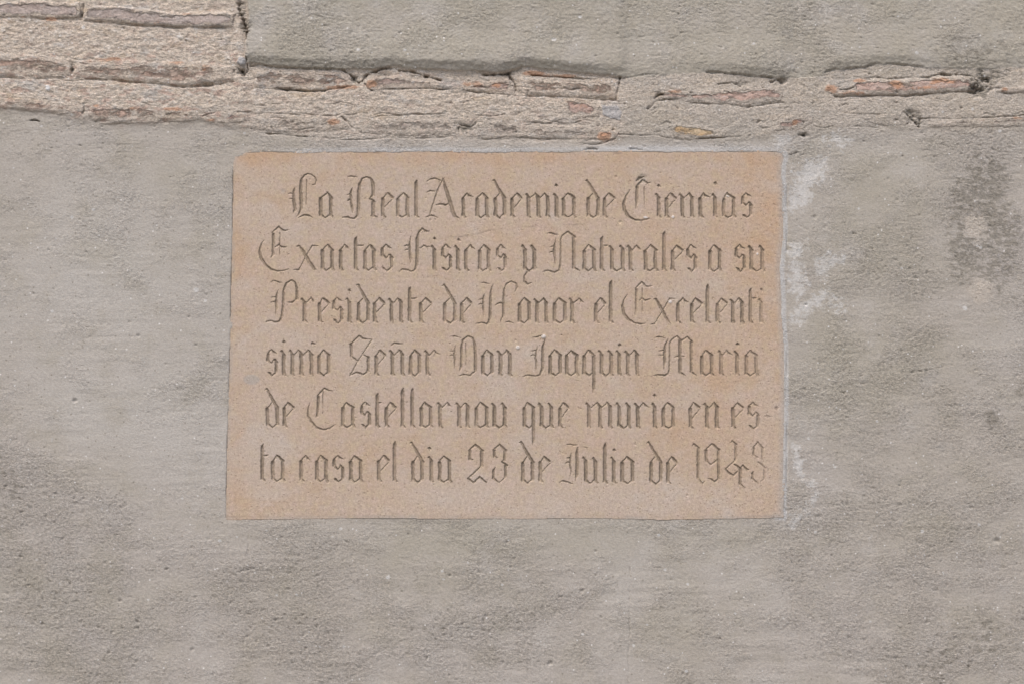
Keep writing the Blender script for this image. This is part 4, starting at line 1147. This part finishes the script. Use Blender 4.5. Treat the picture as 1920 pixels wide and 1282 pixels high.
pwu, pwv = N(7, 7, 2, 61, .8) * 1.15, N(7, 7, 2, 62, .8) * 1.15
cut = np.full(UU.shape, -9.0)
lid = np.zeros(UU.shape, np.int32)
cu, cv = UU + pwu * 0.75, VV + pwv * 0.75
for k, lt in enumerate(LETTERS):
    lt = [[(x, y, w * (1 + 0.24 * min(max((w - 1.0) / 1.2, 0), 1))) for x, y, w in pl] for pl in lt]
    strokes(S, cu, cv, lt, cut, 3.0, lid, k + 1)
p_gr = N(6, 5, 3, 63, 0.7)
p_mid = N(70, 60, 3, 64)
worn = np.clip(0.6 * smooth(1395, 1450, UU) * smooth(470, 560, VV) + 0.25 * smooth(0.3, 0.8, p_mid), 0, 0.6)
ph = -0.12 + 0.55 * smooth(880, 966, VV) + 0.25 * p_mid + 0.16 * p_gr * (1 + 0.8 * smooth(1150, 1450, UU))
ph -= 0.87 * np.minimum(1.7 * np.clip(cut + 0.1 * p_gr, 0, 9), 1.9 + 0.55 * np.clip(cut, 0, 9) + 0.3 * p_gr) * (1 - worn)
# shallow scaling along a natural bed of the stone
bed = np.interp(U, [820, 835, 860, 890, 920, 960, 1000, 1040, 1080, 1120], [447, 446, 444, 440, 431, 429, 424, 421, 421, 419])[None, :]
bw = smooth(815, 845, UU) * smooth(1130, 1060, UU)
ph -= 0.45 * np.clip(0.5 + 1.2 * N(40, 30, 2, 66), 0, 1.2) * bw * smooth(-0.8, 1.2, VV + pwv * 1.2 - bed) * smooth(30, 2, VV - bed)
# pores
for k in range(1500):
    x = 430 + 1035 * RNG.random() ** 0.8
    y = RNG.uniform(290, 965)
    r = RNG.uniform(0.5, 1.35) * (1.6 if RNG.random() < .06 else 1)
    s = S.win(x - 3 * r, y - 3 * r, x + 3 * r, y + 3 * r)
    ph[s] -= RNG.uniform(0.4, 1.3) * smooth(1.2, 0.3, np.hypot(UU[s] - x, VV[s] - y) / r)
knocks = [(1456, 765, 4, 1.2), (1204, 336, 9, 1.0), (1155, 332, 3, 1), (1163, 417, 3, 1), (531, 359, 4.5, .35), (1500, 410, 2, .5), (807, 413, 2.2, 1.2), (816, 412, 1.8, 1)]
for x, y, r, dp in knocks:
    s = S.win(x - 2 * r, y - 2 * r, x + 2 * r, y + 2 * r)
    ph[s] -= dp * smooth(1.2, 0.6, np.hypot(cu[s] - x, cv[s] - y) / r)
# dabs of lime left on the stone
dabs = [(1019, 631, 4.5, 4, 1.6), (971, 651, 4, 3.5, 1.2), (1262, 407, 3, 3, .8), (1365, 368, 4, 2, .6), (1256, 566, 4, 3, .8), (1420, 476, 2, 2, .6), (1210, 408, 5, 2, .5)]
pwhite = np.zeros(UU.shape)
for x, y, rx, ry, hh in dabs:
    f = smooth(1.25, 0.6, np.hypot((cu - x) / rx, (cv - y) / ry))
    pwhite = np.maximum(pwhite, f)
    ph += hh * f
ppd = poly_dist(UU, VV, PLAQUE)
ph -= 0.12 * smooth(4, -1, ppd + 1.5 * p_mid)                    # softened arris

blob = lambda x, y, rx, ry, amp=1.0: amp * np.exp(-(((UU - x) / rx) ** 2 + ((VV - y) / ry) ** 2))
sn = N(90, 70, 4, 71, 0.6)
orange = (smooth(34, 3, VV - 286) * (0.45 + 0.5 * sn) + blob(470, 300, 40, 26, .8) + 0.55 * smooth(1330, 1462, UU) * (0.6 + sn)
          + blob(1440, 400, 60, 130, .55) + blob(1290, 480, 120, 60, .35) + blob(1340, 680, 70, 50, .5) + blob(1300, 800, 90, 60, .4)
          + blob(450, 860, 20, 120, .45) + blob(445, 430, 14, 120, .5) + blob(900, 300, 200, 14, .4) + blob(990, 460, 120, 26, .3))
orange = np.clip(orange * 0.72, 0, 1)
pale = np.clip(0.3 * smooth(0.2, 0.7, N(40, 34, 3, 74)) + 0.55 * smooth(0.05, 0.55, N(150, 105, 4, 75, .6)) + blob(850, 930, 130, 40, .7) + blob(1180, 935, 160, 40, .6) + blob(500, 780, 60, 120, .4) + blob(1440, 850, 40, 100, .35)
               + blob(800, 400, 120, 40, .3) + 0.5 * np.maximum(sn, 0), 0, 1)
pblue = np.clip(smooth(1.2, .8, np.hypot((cu - 472) / 15, (cv - 711) / 9.5)) * .75 + blob(531, 359, 5, 5, .6) + blob(1204, 336, 9, 7, .8)
                + smooth(12, 2, ppd) * smooth(1440, 1455, UU) * .55 + 0.5 * smooth(5, 0, ppd + 4 * sn) * smooth(-0.2, 0.4, sn), 0, 1)
pdirt = np.clip(smooth(0.5, 1.0, N(30, 8, 3, 73) + 0.6 * smooth(5, 0, VV - 286)) * 0.8 + blob(1456, 765, 4, 4, .9)
                + smooth(3.5, 0, np.abs(VV - 967 + 2 * sn)) * .35 + smooth(5, 1, ppd) * smooth(470, 445, UU) * .3, 0, 1)
pitted = np.clip(smooth(1000, 1350, UU) * .8 + smooth(330, 290, VV) * .5 + blob(560, 900, 200, 60, .4) + blob(1100, 380, 200, 60, .4), 0, 1)
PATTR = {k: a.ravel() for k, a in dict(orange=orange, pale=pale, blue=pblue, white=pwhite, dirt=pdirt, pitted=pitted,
         cut_tone=smooth(-0.9, 0.1, cut) * np.clip(0.85 + 0.5 * sn, 0.4, 1) * (1 - 1.0 * worn)).items()}

X, Z = wall_xz(U[None, :], V[:, None])
P = np.stack([X, -ph * 0.001, Z + 0 * X], -1).reshape(-1, 3)
ii = np.arange(S.nu * S.nv).reshape(S.nv, S.nu)
quads = np.stack([ii[:-1, :-1], ii[1:, :-1], ii[1:, 1:], ii[:-1, 1:]], -1)
bx, bz = wall_xz(948.0, 970.0)
LOC = (float(bx), 0.0, float(bz))
plaque = empty("stone_plaque", LOC, "tan sandstone plaque carved with six lines of blackletter text, set into the wall", "plaque")
inside = cell(ppd) > -3.5
lf = np.where(cell(cut) > 0.15, cell(lid), 0)
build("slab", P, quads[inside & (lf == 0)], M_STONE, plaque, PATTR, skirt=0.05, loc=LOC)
order = np.argsort(lf.ravel(), kind='stable')
sl = lf.ravel()[order]
qf = quads.reshape(-1, 4)
for k in range(1, len(LETTERS) + 1):
    a, b = np.searchsorted(sl, k), np.searchsorted(sl, k + 1)
    if b > a:
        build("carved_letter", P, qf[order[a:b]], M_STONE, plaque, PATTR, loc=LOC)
